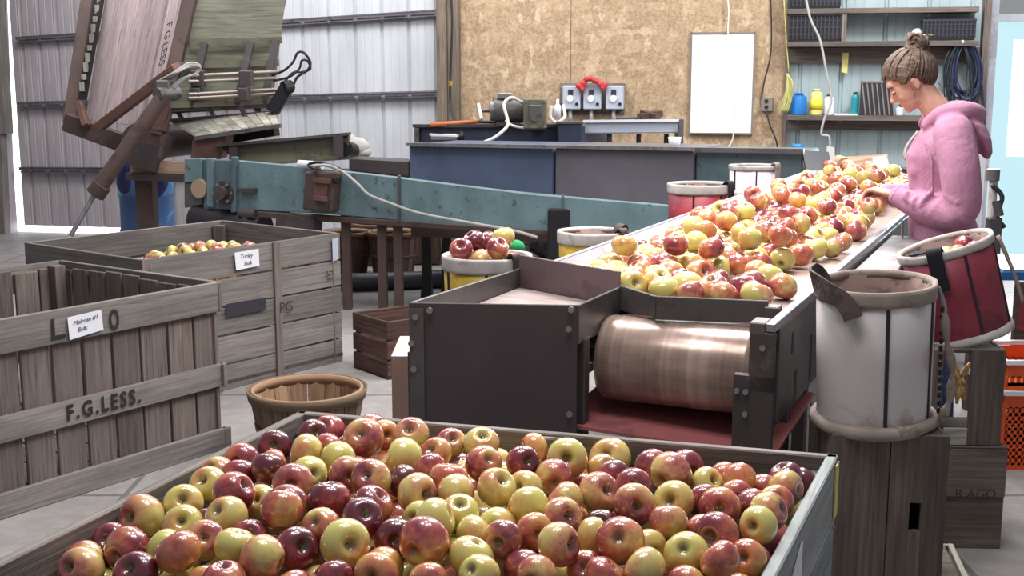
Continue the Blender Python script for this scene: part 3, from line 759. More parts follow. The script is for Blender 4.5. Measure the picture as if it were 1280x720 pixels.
mb = MB(); a = aty(698,155,9.75); c = aty(728,155,9.7); z0 = 0.0
mb.hexa([(a.x,a.y,z0),(a.x,a.y+.25,z0),(a.x,a.y+.25,a.z),a,(c.x,c.y,z0),(c.x,c.y+.25,z0),(c.x,c.y+.25,c.z),c]); mb.build('box_body', M['navy'], t, .006)
mb = MB().hexa([a+Vector((-.01,-.01,0)),a+Vector((-.01,.26,0)),a+Vector((-.01,.26,.015)),a+Vector((-.01,-.01,.015)),c+Vector((.01,-.01,0)),c+Vector((.01,.26,0)),c+Vector((.01,.26,.015)),c+Vector((.01,-.01,.015))]); mb.build('box_lid', M['dark_steel2'], t)
# white trough
t = thing('roller_trough', 'pale grey metal trough below the three switch boxes', 'trough', aty(790,168,9.9))
a = aty(729,153,10.0); c = aty(849,152,9.85); h = (aty(729,153,10.0)-aty(729,167,10.0)).z
mb = MB().hexa([a-Vector((0,0,h)), a+Vector((0,.35,-h)), a+Vector((0,.35,0)), a, c-Vector((0,0,h)), c+Vector((0,.35,-h)), c+Vector((0,.35,0)), c]); mb.build('trough_body', M['grey_plastic'], t, .008)
for x in (763,800,835): q = aty(x,168,9.93); MB().cyl(q-Vector((0,-.1,.45)), q+Vector((0,.1,0)), .02, 8).build('leg', M['dark_steel'], t)
mb = MB(); mb.bar(a+Vector((0,-.01,.01)), c+Vector((0,-.01,.01)), .02,.03); mb.build('trough_rim', M['white_plastic'], t)
mb = MB(); q = aty(848,160,9.85); mb.box(q+Vector((.02,.1,-.03)), (.04,.25,.2)); mb.build('end_plate', M['dark_steel2'], t)
def small(name, label, cat, mb, mat, bevel=0.0, group=None): return tag(mb.build(name, mat, None, bevel), label, cat, group)
q = tankpt(843,186,.12); q.z = tankpt(843,185.6).z+.02; small('paper_cup', 'small white cup below the right end of the pale trough', 'cup', MB().lathe([(0,0),(.035,0),(.045,.07),(.04,.07),(.03,.01),(0,.01)],14,Matrix.Translation(q-Vector((0,0,.02)))), M['white_plastic'])
small('scrap_wood', 'brown wooden scraps piled on the pale trough', 'wood scrap', MB().bar(aty(801,146,10.0), aty(824,142,10.1), .05, .1).bar(aty(803,141,10.1), aty(823,146,9.95), .04, .06).bar(aty(806,151,9.95), aty(821,151,10.0), .04, .1), M['dark_crate'])
small('steel_rod', 'dark rod lying along the pale trough rim', 'rod', MB().tube([aty(770,152,10.0)+Vector((0,0,.02)), aty(800,151,10.0)+Vector((0,0,.02))], .015), M['dark_steel'])
# motors and tools on the navy tank
t = thing('electric_motor', 'grey electric motor with round ribbed end on the navy tank', 'motor', aty(632,152,10.1))
c = aty(631,138,10.1); ax = Vector((.95,.1,0))
MB().cyl(c-ax*.10, c+ax*.16, .105, 24).build('motor_body', M['dark_steel2'], t)
MB().cyl(c-ax*.13, c-ax*.10, .085, 24).build('end_bell', M['steel'], t)
MB().cyl(c-ax*.2, c-ax*.13, .018, 10).build('shaft', M['steel'], t)
MB().box(c+Vector((.03,0,-.11)), (.2,.16,.03)).build('motor_foot', M['dark_steel'], t)
MB().box(c+Vector((.0,-.02,.12)), (.12,.1,.05)).build('terminal_box', M['steel'], t, .006)
t = thing('gear_box', 'square brown reduction gearbox beside the grey electric motor', 'gearbox', aty(669,160,9.9))
a = aty(669,142,9.9); MB().box(a, (.19,.16,.25)).build('housing', M['green_olive'], t, .012)
MB().box(a+Vector((0,-.085,.02)), (.11,.02,.1)).build('cover_plate', M['dark_steel2'], t, .006)
MB().cyl(a+Vector((0,-.08,-.01)), a+Vector((0,-.13,-.01)), .05, 18).build('end_cap', M['dark_steel2'], t)
for dx, dz in ((-.075,.1),(.075,.1),(-.075,-.1),(.075,-.1)): MB().cyl(a+Vector((dx,-.08,dz)), a+Vector((dx,-.095,dz)), .012, 8).build('bolt', M['bolt'], t)
small('white_bottle', 'small white squeeze bottle left of the switch boxes', 'bottle', MB().lathe([(0,0),(.028,0),(.03,.1),(.012,.12),(.012,.16),(0,.16)],14,Matrix.Translation(aty(697,147,10.6))), M['white_plastic'])
mb = MB().tube(smooth_path([aty(690,132,10.4), aty(688,146,10.4), aty(696,153,10.4), aty(706,146,10.4), aty(704,132,10.5)],6), .014, 8); small('grey_hose', 'loop of pale grey hose left of the switch boxes', 'hose', mb, M['cord_white'])
mb = MB().tube(smooth_path([aty(655,130,10.0), aty(640,122,9.9), aty(630,130,9.85), aty(634,148,9.8), aty(634,158,9.75), aty(618,172,9.7), aty(600,179,9.7), aty(580,181,9.7), aty(565,178,9.75)],6), .013, 8); small('power_cord', 'white power cord looping from the motor along the navy tank', 'cord', mb, M['cord_white'])
mb = MB().tube(smooth_path([aty(656,160,9.85), aty(640,157,9.8), aty(632,150,9.8)],4), .012, 6); small('short_cord', 'short white cord below the brown gearbox', 'cord', mb, M['cord_white'])
t = thing('push_broom', 'tool with orange handle lying on the navy tank', 'tool', aty(570,156,10.2)); 
MB().tube([aty(538,156,10.2), aty(597,152,10.2)], [.022,.016], 10).build('handle', M['orange_tool'], t); MB().tube([aty(597,152,10.2), aty(640,154,10.2)], .012, 8).build('shaft', M['black'], t)
small('white_nozzle', 'white plastic handle lying below the air hose', 'nozzle', MB().cyl(aty(539,171,9.95), aty(571,171,9.95), .024, 12), M['white_plastic'])
small('black_valve', 'black valve at the end of the air hose', 'valve', MB().cyl(aty(571,172,9.95), aty(580,170,9.95), .035, 10).cyl(aty(574,165,9.95), aty(580,176,9.95), .02, 8), M['black'])
small('upright_tube', 'short white tube leaning on the strand board wall', 'tube', MB().cyl(aty(598,130,10.5), aty(602,149,10.4), .014, 12), M['white_plastic'])
small('white_strip', 'thin white strip lying on the left end of the blue tank', 'strip', MB().bar(aty(537,168,9.9), aty(573,170,9.9), .015, .04), M['white_plastic'])
# ---------- teal conveyor ----------
def cvY(x): return lineY(x, 232, 8.9, 830, 7.25)
def cv(x, y, dep=0): return aty(x, y, cvY(x)+dep)
t = thing('incline_conveyor', 'long chipped teal steel conveyor running down towards the sorting table', 'conveyor', cv(500,262)); t.location.z = 0
def cv_slab(x0, x1, ya0, ya1, yb0, yb1, dep, th, mat, name, bev=.006):
    q = [cv(x0,yb0,dep), cv(x1,yb1,dep), cv(x1,ya1,dep), cv(x0,ya0,dep)]
    mb = MB(); n = Vector((.42,.91,0))*th
    mb.hexa([q[0], q[3], q[3]+n, q[0]+n, q[1], q[2], q[2]+n, q[1]+n]); return mb.build(name, mat, t, bev)
cv_slab(290,420,200,212,262,268,0,.05,M['teal'],'side_rail')
cv_slab(412,500,212,222,268,276,0,.05,M['teal'],'side_rail')
cv_slab(498,660,222,242,277,293,0,.05,M['teal'],'side_rail')
cv_slab(658,838,242,257,293,300,0,.05,M['teal'],'side_rail')
cv_slab(230,252,198,198,228,228,-.03,.06,M['teal'],'end_plate'); cv_slab(254,289,199,200,262,262,-.02,.05,M['teal_dark'],'end_plate')
cv_slab(230,252,228,228,260,256,-.02,.05,M['dark_steel2'],'end_plate')
cv_slab(258,266,198,198,258,260,-.05,.05,M['teal'],'bracket'); cv_slab(288,294,196,196,266,266,-.05,.05,M['teal_dark'],'bracket')
cv_slab(240,838,201,258,204,262,.45,.05,M['teal_dark'],'far_rail')
cv_slab(290,838,262,298,270,305,-.01,.06,M['rust'],'bottom_flange')
mb = MB(); q = [cv(250,215,.03), cv(838,270,.03), cv(838,270,.45), cv(250,215,.45)]; mb.slab(q, .015, (0,0,-1)); mb.build('conveyor_belt', M['pipe_black'], t)
c = cv(248,236,-.05); MB().cyl(c, c+Vector((.15,.33,0)), .07, 20).build('end_roller', M['tan_board'], t)
c = cv(279,241,-.07); mb = MB().cyl(c, c+Vector((.06,.13,0)), .085, 20).cyl(c-Vector((.02,.05,0)), c, .05, 16); mb.build('bearing_housing', M['dark_steel'], t)
for i in range(6):
    an = i*PI/3; d_ = Vector((math.cos(an)*.068,-.012,math.sin(an)*.068)); MB().cyl(c+d_, c+d_+Vector((0,-.02,0)), .012, 8).build('bolt', M['bolt'], t)
mb = MB().bar(cv(300,238,-.02), cv(320,238,-.02), .03, .03); mb.build('slot', M['dark_steel'], t)
cv_slab(496,499,219,219,279,279,-.02,.03,M['dark_steel2'],'joint_strip'); cv_slab(702,704,243,243,296,296,-.012,.02,M['teal_dark'],'joint_strip')
for x, y1 in ((477,381),(497,352),(432,320),(356,330)):
    p = cv(x, 262, .10); MB().bar((p.x,p.y,0),(p.x,p.y,.75),.085,.06,up=(0,1,0)).build('leg', M['rust'], t)
p = cv(700,310,.05); MB().box((p.x,p.y,.55), (.16,.16,.5)).build('drive_box', M['black'], t, .01)
mb = MB().cyl(cv(245,268,.05)-Vector((0,0,.03)), cv(330,282,.05)-Vector((0,0,.03)), .11, 20); mb.build('drive_motor', M['black_rubber'], t)
mb = MB().cyl(cv(308,270,-.03), cv(308,290,-.03), .03, 12).cyl(cv(300,266,-.03), cv(320,268,-.03), .035, 12).bar(cv(350,276,.02), cv(398,284,.02), .12, .1); mb.build('motor_bracket', M['dark_steel'], t)
# switch box on its side
t = thing('junction_box', 'rusty brown electrical box mounted on the side of teal conveyor', 'electrical box', cv(398,264,-.1))
mb = MB(); a, b_ = cv(381,214,-.12), cv(417,216,-.12); a2, b2 = cv(377,262,-.12), cv(414,266,-.12); mb.slab([a2,b2,b_,a], .12, (.42,.91,0)); mb.build('box_body', M['rust'], t, .012)
mb = MB(); mb.slab([cv(391,247,-.14),cv(407,249,-.14),cv(409,226,-.14),cv(393,225,-.14)], .025, (.42,.91,0)); mb.build('cover_plate', M['rust_red'], t, .006)
MB().bar(cv(392,225,-.15), cv(412,227,-.15), .03, .02).build('cover_rib', M['rust_red'], t); MB().bar(cv(392,247,-.15), cv(409,249,-.15), .03,.02).build('cover_rib', M['rust_red'], t)
MB().cyl(cv(419,225,-.1), cv(423,226,-.12), .025, 10).build('switch_knob', M['black'], t)
mb = MB().tube(smooth_path([cv(392,214,-.1), cv(396,208,-.12), cv(410,207,-.12), cv(430,216,-.06), cv(448,231,-.06), cv(462,244,-.06), cv(490,255,-.06), cv(515,264,-.06), cv(545,271,-.06), cv(590,279,-.06), cv(640,288,-.06), cv(672,297,-.05)],6), .0105, 8); small('conveyor_cable', 'pale cable sagging along the side of the teal conveyor', 'cable', mb, M['cable_grey'])
small('white_tube', 'short white plastic tube lying on top of the brown electrical box', 'tube', MB().cyl(cv(374,205,-.05), cv(403,207,-.05), .028, 14), M['white_plastic'])
mb = MB().tube(smooth_path([cv(396,212,-.14), cv(385,206,-.13), cv(400,203,-.1), cv(425,211,-.07)],4), .01, 6); small('thin_black_cable', 'thin black cable above the brown electrical box', 'cable', mb, M['black_rubber'])
# feeding chute in front of the dumper
t = thing('feed_chute', 'olive steel chute sloping between the bin dumper and teal conveyor', 'chute', aty(350,205,9.1))
mb = MB(); q = [aty(300,206,9.1), aty(437,197,9.0), aty(436,169,9.0), aty(274,183,9.15)]; mb.slab(q, .04, (.1,1,0)); mb.build('chute_side', M['green_olive'], t, .004)
mb = MB(); mb.bar(aty(272,182,9.12), aty(437,167,8.97), .02, .08); mb.build('chute_flange', M['dark_steel2'], t)
mb = MB(); q = [aty(300,204,9.5), aty(437,195,9.4), aty(436,180,9.4), aty(284,188,9.5)]; mb.slab([aty(300,205,9.1), aty(437,196,9.0), aty(437,190,9.6), aty(300,198,9.7)], .02, (0,0,-1)); mb.build('chute_floor', M['green_olive'], t)
for q_ in ((423,170,196,8.95,.07),(292,184,206,9.05,.06)): MB().bar(aty(q_[0],q_[1],q_[3]), aty(q_[0],q_[2],q_[3]), q_[4], .04, up=(1,0,0)).build('bracket', M['dark_steel'], t)
mb = MB().cyl(aty(431,186,9.0), aty(440,188,9.3), .06, 14); mb.build('pulley', M['black'], t)
small('white_sack', 'crumpled white sack beside the olive chute', 'sack', MB().ball(aty(445,184,9.5), (.11,.09,.08)).ball(aty(452,190,9.5), (.08,.07,.05)).ball(aty(438,178,9.5), (.05,.05,.07)), M['canvas_light'])
mb = MB(); q = [aty(436,197,8.95), aty(512,201,8.8), aty(512,222,8.8), aty(436,214,8.95)]; mb.slab(q, .2, (.1,1,0)); small('motor_cover', 'dark steel cover between the olive chute and blue tank', 'cover', mb, M['dark_steel'], .01)
# ---------- bin dumper ----------
t = thing('bin_dumper', 'rusty hydraulic frame tipping a wooden bin up on its side', 'bin dumper', aty(185,287,9.4)); t.location.z = 0
def Q(*p): return [aty(*a) for a in p]
# frame: left channel, bottom channel, right channel, diagonal, post
def fr(p, q, w, th, mat=M['rust'], name='frame_member', up=(0,1,0)): return MB().bar(aty(*p), aty(*q), th, w, up=up).build(name, mat, t, .005)
fr((116,-40,10.4),(88,155,9.75),.10,.085)
fr((84,153,9.7),(163,182,9.4),.14,.09)
fr((246,-40,9.5),(200,165,9.1),.10,.08)
fr((99,128,9.6),(108,158,9.5),.05,.07,M['rust_red'])
fr((125,158,9.3),(222,84,9.0),.07,.10,M['rust_red'],'brace')
MB().bar((aty(181,200,9.3).x,9.3,0),(aty(181,200,9.3).x,9.3,.9),.14,.13,up=(0,1,0)).build('post', M['rust'], t)
fr((208,120,9.1),(196,168,9.1),.08,.06,M['rust_red'])
fr((362,-40,9.9),(340,58,9.75),.05,.08,M['dark_steel'])
fr((340,58,9.75),(322,140,9.6),.06,.08,M['dark_steel'])
mb = MB().cyl(aty(188,178,9.3), aty(250,172,9.7), .13, 22); mb.build('pivot_drum', M['dark_steel'], t)
mb = MB().cyl(aty(176,180,9.1), aty(190,178,9.3), .16, 22); mb.build('pivot_plate', M['rust'], t)
mb = MB(); mb.slab(Q((238,200,9.1),(272,200,9.1),(283,170,9.1),(240,176,9.1)), .3, (0,1,0)); mb.build('side_plate', M['rust_red'], t, .005)
mb = MB(); mb.slab(Q((163,202,9.15),(232,202,9.1),(232,218,9.1),(163,216,9.15)), .1, (0,1,0)); mb.build('cross_board', M['tan_board'], t, .004)
mb = MB().bar(aty(160,220,9.15), aty(232,223,9.1), .05, .1); mb.bar(aty(166,190,9.1), aty(200,198,9.1), .2, .12); mb.build('base_beam', M['dark_steel'], t)
mb = MB().bar(aty(286,170,9.5), aty(345,160,9.4), .12, .1); mb.build('inner_plate', M['black'], t)
# hydraulic ram
mb = MB().cyl(aty(206,118,8.85), aty(120,240,8.7), .055, 20, .058).cyl(aty(128,231,8.7), aty(119,243,8.7), .07, 20); mb.build('ram_barrel', M['rust'], t)
MB().cyl(aty(120,240,8.7), aty(88,295,8.6), .018, 14).build('ram_rod', M['bright_steel'], t)
mb = MB().box(aty(206,112,8.9), (.1,.12,.14)).cyl(aty(196,118,8.8), aty(222,116,8.95), .05, 12); mb.build('ram_clevis', M['dark_steel2'], t, .01)
mb = MB()
for i in range(3):
    a = i*4; mb.tube(smooth_path([aty(200+a,100,8.9), aty(215+a,92-i,8.85), aty(236+i,79+i*2,8.9), aty(250,82+i,8.95), aty(246-i,92,8.95), aty(228,98+i,8.9), aty(210,112+a,8.9)],6), .0075, 6)
mb.build('hydraulic_hose', M['cable_grey'], t)
mb = MB()
for (ya, yb) in ((95,90),(102,98),(118,112),(123,117)): mb.cyl(aty(236,ya,9.15), aty(345,yb,9.35), .015, 10)
mb.build('hydraulic_pipe', M['alu'], t)
for x in (248, 308):
    mb = MB().box(aty(x,98,9.2), (.1,.08,.12)).box(aty(x-3,118,9.2), (.08,.08,.1)); mb.build('pipe_clamp', M['dark_steel'], t, .008)
mb = MB().tube(smooth_path([aty(340,94,9.35), aty(355,88,9.3), aty(366,78,9.3), aty(372,66,9.3), aty(380,66,9.3), aty(388,78,9.3), aty(384,88,9.3), aty(372,96,9.3), aty(366,108,9.3), aty(358,124,9.3)],6), .010, 8)
mb.tube(smooth_path([aty(342,101,9.35), aty(362,96,9.3), aty(374,86,9.3), aty(377,76,9.3), aty(384,76,9.3), aty(388,86,9.3), aty(377,90,9.3), aty(368,90,9.3), aty(360,97,9.3), aty(350,110,9.3)],6), .009, 8); mb.build('looped_hose', M['black_rubber'], t)
mb = MB().bar(aty(362,104,9.3), aty(340,140,9.3), .1, .1, up=(0,1,0)); mb.cyl(aty(354,110,9.25), aty(364,108,9.3), .05, 12); mb.build('valve_block', M['black'], t, .01)
# slatted apron
t2 = thing('slatted_apron', 'pale slatted board apron hanging below the tipped bin', 'apron', aty(290,170,9.1))
mb = MB(); n = 11
for i in range(n):
    u0, u1 = i/n, (i+.9)/n
    tl = lambda u: (212+(342-212)*u, 152+(142-152)*u, 9.35); bl = lambda u: (244+(350-244)*u, 171+(156-171)*u, 9.05)
    mb.slab(Q(bl(u0), bl(u1), tl(u1), tl(u0)), .02, (0,.5,.8))
mb.build('slats', M['slat_light'], t2)
MB().bar(aty(243,173,9.0), aty(351,157,9.0), .03, .04).build('front_strip', M['dark_steel2'], t2)
mb = MB().bar(aty(208,140,9.3), aty(336,132,9.4), .03, .05); mb.bar(aty(214,150,9.3), aty(340,140,9.4), .02,.05)
for x in (222,262,300): mb.bar(aty(x,139-(x-222)*.07,9.3), aty(x+6,149-(x-222)*.07,9.3), .03,.03, up=(0,1,0))
mb.build('hinge_rail', M['dark_steel'], t2)
# the tipped bin itself
t = thing('wooden_bin', 'wooden fruit bin held tipped up in the rusty dumper frame', 'bin', aty(210,150,9.6))
n = 5; L0 = (138,-40,10.3); R0 = (240,-40,9.65); Lb = (106,150,9.75); Rb = (196,160,9.2)
edges = [0,.27,.46,.62,.80,1.0]
for i in range(5):
    u0, u1 = edges[i], edges[i+1]-.035
    I = lambda a, b, u: tuple(a[k]+(b[k]-a[k])*u for k in range(3))
    q = Q(I(Lb,Rb,u0), I(L0,R0,u0), I(L0,R0,u1), I(Lb,Rb,u1)); mb = MB().slab(q, .03, (.5,.85,0)); mb.build('side_board', M['pallet_pink'], t, .003)
# dark slotted strip by the frame
q = Q((97,125,9.7),(124,-40,10.3),(134,-40,10.25),(105,125,9.68)); MB().slab(q, .03, (.5,.85,0)).build('slotted_strip', M['black'], t)
mb = MB()
for k in range(11):
    u = k/11; p = aty(127-(127-101)*(u*1.0), -12+132*u, 10.18-.5*u); mb.box(p+Vector((.0,-.015,0)), (.035,.02,.075 if k%3 else .045))
mb.build('slot_light', M['slat_light'], t)
q = Q((208,140,9.15),(340,134,9.5),(362,-40,9.85),(250,-40,9.55)); MB().slab(q, .05, (-.3,.9,0)).build('bottom_panel', M['green_ply'], t)
# rails across it
for (a, b_) in (((236,54,9.28),(352,50,9.6)), ((222,82,9.22),(348,78,9.55)), ((212,131,9.13),(336,127,9.47))):
    MB().bar(aty(*a), aty(*b_), .05, .04).build('rail', M['green_olive'], t)
for (a, b_) in (((256,54,9.3),(238,134,9.2)), ((314,52,9.45),(296,130,9.35)), ((345,50,9.55),(330,128,9.45))):
    MB().bar(aty(*a), aty(*b_), .05, .05, up=(0,1,0)).build('upright_batten', M['dark_steel'], t)
o = text_part('lettering', 'F.G.LESS', .11, aty(209,55,9.30)+Vector((0,-.05,0)), aty(202,85,9.2)-aty(213,30,9.4), aty(222,55,9.3)-aty(200,55,9.5), M['faded_stencil'], t)
# blue barrel and jacket behind the post
t = thing('plastic_drum', 'blue plastic drum standing behind the rusty dumper post', 'drum', (aty(181,200,10.6).x, 10.6, 0))
MB().lathe([(0,0),(.22,0),(.235,.03),(.235,.27),(.245,.29),(.235,.31),(.235,.58),(.245,.6),(.235,.62),(.235,.84),(.21,.87),(0,.87)], 28).build('drum_body', M['barrel_blue'], t, world=False)
MB().lathe([(.225,.85),(.24,.85),(.24,.88),(.225,.88)], 28, close=True).build('drum_rim', M['blue_cloth'], t, world=False)
mb = MB(); 
for i, (x, y, r) in enumerate(((156,212,.07),(155,228,.06),(196,232,.07),(203,225,.05),(186,233,.07))): mb.ball(aty(x,y,9.75), (r,.05,.1))
o = tag(baked(mb, 'blue_jacket', M['blue_cloth'], None, .012, 4), 'dark blue cloth bundled round the rusty dumper post', 'cloth')
# ---------- things on the floor at the back ----------
mb = MB().tube(smooth_path([(-1.6,9.05,.07), (-.9,9.15,.07), (-.3,9.35,.07), (.3,9.6,.07)],4), .068, 18); small('black_pipe', 'thick black plastic pipe lying on the floor behind the bins', 'pipe', mb, M['pipe_black'])
def basket(name, label, c, r, h, inner=True, group=None, mat=M['basket_wood'], bottom=.78, staves=18, seedv=1):
    t = thing(name, label, 'basket', c, group=group)
    rb = r*bottom; th = .008
    mb = MB()
    for k in range(staves):
        a0 = 2*PI*k/staves; a1 = 2*PI*(k+.93)/staves; mid = (a0+a1)/2
        P = []
        for (rr, z) in ((rb, .005), (r, h)):
            ring = []
            for (a, o) in ((a0,0),(a1,0),(a1,-th),(a0,-th)):
                ring.append((math.cos(a)*(rr+o+.002*(k%2)), math.sin(a)*(rr+o+.002*(k%2)), z))
            P += ring
        mb.hexa(P)
    mb.build('staves', mat, t, world=False)
    mb = MB().lathe([(0,.0),(rb,.0),(rb,.012),(0,.012)], 28); mb.build('basket_bottom', mat, t, world=False)
    for (z0, z1, w) in ((h-.035, h+.006, .008), (h*.45, h*.45+.025, .004)):
        f = lambda z: rb+(r-rb)*z/h
        mb = MB(); n = 36; vs = []; 
        mb.lathe([(f(z0)+.002, z0), (f(z0)+w+.003, z0), (f(z1)+w+.003, z1), (f(z1)+.002, z1)], n, close=True); mb.build('hoop', mat, t, world=False)
    z0, z1 = h-.035, h+.006
    mb = MB().lathe([(r-.02, z0), (r-.009, z0), (r-.007, z1), (r-.018, z1)], 36, close=True); mb.build('inner_hoop', M['basket_inner'], t, world=False)
    if inner:
        mb = MB()
        for k in range(staves):
            a0 = 2*PI*k/staves; a1 = 2*PI*(k+.96)/staves; P = []
            for (rr, z) in ((rb, .012), (r, h-.004)):
                for (a, o) in ((a0,-th-.0015),(a1,-th-.0015),(a1,-th-.004),(a0,-th-.004)): P.append((math.cos(a)*(rr+o), math.sin(a)*(rr+o), z))
            mb.hexa(P)
        mb.build('lining', M['basket_inner'], t, world=False)
    return t
bq = atz(384, 486, .30)
basket('bushel_basket', 'empty round bushel basket on the floor behind the near bin', (bq.x, bq.y, 0), .245, .30)
def fy(x, y): return atz(x, y, 0)
M['old_basket'] = M['dark_crate']
basket('bushel_basket', 'dark upright bushel basket right behind the corner of labelled bin', tuple(fy(434,343)), .21, .36, False, None, M['dark_crate'])
basket('bushel_basket', 'reddish bushel basket between two legs of the teal conveyor', tuple(fy(492,345)), .21, .37, False, None, M['dark_crate'])
q = fy(462,340); basket('bushel_basket', 'bushel basket standing behind the rusty conveyor leg', (q.x, q.y+.45, 0), .2, .36, False, None, M['dark_crate'])
q = fy(520,335); q.y += .3; t = thing('wooden_crate', 'brown slatted crate standing on end right of the bushel baskets', 'crate', tuple(q))
for i in range(3): MB().box((-.13+i*.13, 0, .2), (.12,.3,.38)).build('side_board', M['dark_crate'], t, .004, world=False)
# grey rubble pile below the tanks
rng = random.Random(8)
labs = ['grey field stone', 'broken grey block', 'rough grey stone']
for i, (x, y, r) in enumerate(((572,303,.1),(588,303,.14),(604,301,.17),(622,300,.19),(643,302,.16),(598,309,.1),(632,309,.1),(660,306,.14))):
    p = fy(x, y+14); rr = r*1.0; p.x += (i-3.5)*.05; p.y -= .12*(i%2)
    mb = MB().ball((0,0,0), (rr*1.2, rr*.8, rr*.75), 12, 8); mb.v = [v*(1+.22*noise.noise(v*7+Vector((i*3,0,0)))) for v in mb.v]
    mb.v = [v+Vector((p.x, p.y-.0, rr*.7)) for v in mb.v]; mb.sm = [False]*len(mb.sm)
    lab = ['small grey stone at the left end of the pile under the tank','squarish grey stone second from left under the tank','rounded grey stone in the middle of the pile under tank','largest grey stone in the pile under the tank','grey stone behind the yellow bucket of apples','low flat grey stone in front of the stone pile','small flat grey stone at the front right of the pile','grey stone at the right end of the pile under tank'][i]
    tag(mb.build('field_stone', M['stone']), lab, 'stone')
for i, (a, b_, lab) in enumerate((((495,357),(520,351),'thin pale stick lying on floor behind the yellow bucket'), ((520,360),(545,355),'short brown stick near the end of black pipe'), ((508,362),(513,350),'crossed pale stick lying in the floor litter'))):
    p, q = fy(*a), fy(*b_); mb = MB().bar(p+Vector((0,0,.02)), q+Vector((0,0,.03)), .03, .04); small('wood_stick', lab, 'stick', mb, M['pink_wood' if i != 1 else 'dark_crate'])
# ---------- slatted bin at the left with the stencil ----------
def v2(p): return Vector((p.x, p.y))
def corner_bin(name, label, R0, fdir, ddir, Wf, Dd, top):
    return thing(name, label, 'bin', (R0.x+fdir.x*Wf/2+ddir.x*Dd/2, R0.y+fdir.y*Wf/2+ddir.y*Dd/2, 0))
R0 = v2(atz(273,352,.745)); B0 = v2(atz(75,325,.745)); fd = (v2(atz(0,399,.745))-R0).normalized(); dd = (B0-R0).normalized()
LWf, LDd = 1.22, (B0-R0).length
t = corner_bin('slatted_bin', 'open slatted wooden bin with black stencilled name and paper card', R0, fd, dd, LWf, LDd, .745)
bin_left = t
c00 = R0; c10 = R0+fd*LWf; c01 = R0+dd*LDd; c11 = c10+dd*LDd
ctr = (c00+c11)/2; MAT = M['grey_wood']
def out_board(p, q, z0, z1, th, off, mat=MAT, name='board', parent=None, lap=.0):
    """board on the side p->q, off = distance outwards of its mid-plane from that line"""
    d = (q-p).normalized(); n = Vector((d.y, -d.x)); m = (p+q)/2
    if n.dot(m-ctr) < 0: n = -n
    p2, q2 = p-d*lap, q+d*lap; P = []
    a, b_ = off-th/2, off+th/2
    if (q2-p2).length >= (z1-z0):
        for e in (p2, q2):
            for (o, z) in ((a,z0),(b_,z0),(b_,z1),(a,z1)): P.append((e.x+n.x*o, e.y+n.y*o, z))
    else:
        for z in (z0, z1):
            for (o, e) in ((a,p2),(b_,p2),(b_,q2),(a,q2)): P.append((e.x+n.x*o, e.y+n.y*o, z))
    return MB().hexa(P).build(name, mat, parent, .003)
rng = random.Random(21)
front_boards = []
for (p, q, front) in ((c00,c10,True),(c00,c01,False),(c10,c11,False),(c01,c11,False)):
    L = (q-p).length; n = 9; e = rng.uniform(0,.01)
    for k in range(n):
        a = p+(q-p)*((k+.03)/n); b_ = p+(q-p)*((k+.94+rng.uniform(-.03,.03))/n)
        out_board(a, b_, .06, .72+rng.uniform(-.01,.01), .016, -.022, M['brown_wood'] if not front else M['brown_wood'], 'vertical_slat', t)
    out_board(p, q, .615, .745, .02, -.002, MAT, 'top_rail', t, .012)
    out_board(p, q, .285, .385, .02, -.002, MAT, 'middle_rail', t, .022)
    out_board(p, q, .0, .095, .022, -.001, MAT, 'bottom_rail', t, .03 if front else .01)
for c in (c00, c10, c01, c11):
    u = (ctr-c).normalized()*.075; MB().box((c.x+u.x, c.y+u.y, .38), (.06,.06,.7), Matrix.Rotation(math.atan2(fd.y,fd.x),3,'Z')).build('corner_post', M['brown_wood'], t, .003)
for k in range(8):
    a = c00+(c10-c00)*(k/8+.005)-Vector((0,0)); b_ = c00+(c10-c00)*((k+1)/8-.005)
    P = []
    for (e, s) in ((c00+dd*.03, 0), (c00+dd*(LDd-.03), 0)):
        for (ee, z) in ((a-c00,.06),(b_-c00,.06),(b_-c00,.08),(a-c00,.08)):
            P.append((e.x+ee.x, e.y+ee.y, z))
    MB().hexa(P).build('floor_board', M['brown_wood'], t)
nrm_out = Vector((fd.y, -fd.x)); 
if nrm_out.dot(c00-ctr) < 0: nrm_out = -nrm_out
def face_pt(px, py, R, f_, nn, off=.012):
    r = ray(px, py); o = R+nn*off; k = (o.x*nn.x+o.y*nn.y)/(r[0]*nn.x+r[1]*nn.y)
    return Vector((r[0]*k, r[1]*k, CH+r[2]*k))
xd = Vector((-fd.x, -fd.y, 0))
FP = lambda x, y, off=.012: face_pt(x, y, R0, fd, nrm_out, off)
text_part('stencil_lettering', 'F.G.LESS.', .085, FP(131,506), xd, (0,0,1), M['stencil'], t, offset=.0028, depth=.001, sx=.78, space=1.35)
text_part('stencil_lettering', 'L.', .11, FP(73,412), xd, (0,0,1), M['stencil'], t, offset=.0025, depth=.001, sx=.85)
text_part('stencil_lettering', 'O', .115, FP(143,401), xd, (0,0,1), M['stencil'], t, offset=.003, depth=.001, sx=.5)
q = [FP(87,425,.014), FP(129,412,.014), FP(126,387,.014), FP(84,397,.014)]
lab = MB().slab(q, .002, nrm_out.to_3d()).build('paper_card', M['paper'], t); lab['label'] = 'white handwritten paper card'
cdir = (q[1]-q[0]).normalized()
text_part('handwriting', 'Melrose #1', .024, FP(107,400,.0175), cdir, (0,0,1), M['ink'], lab, depth=.0008, shear=.3)
text_part('handwriting', 'Bulk', .024, FP(103,411,.0175), cdir, (0,0,1), M['ink'], lab, depth=.0008, shear=.3)
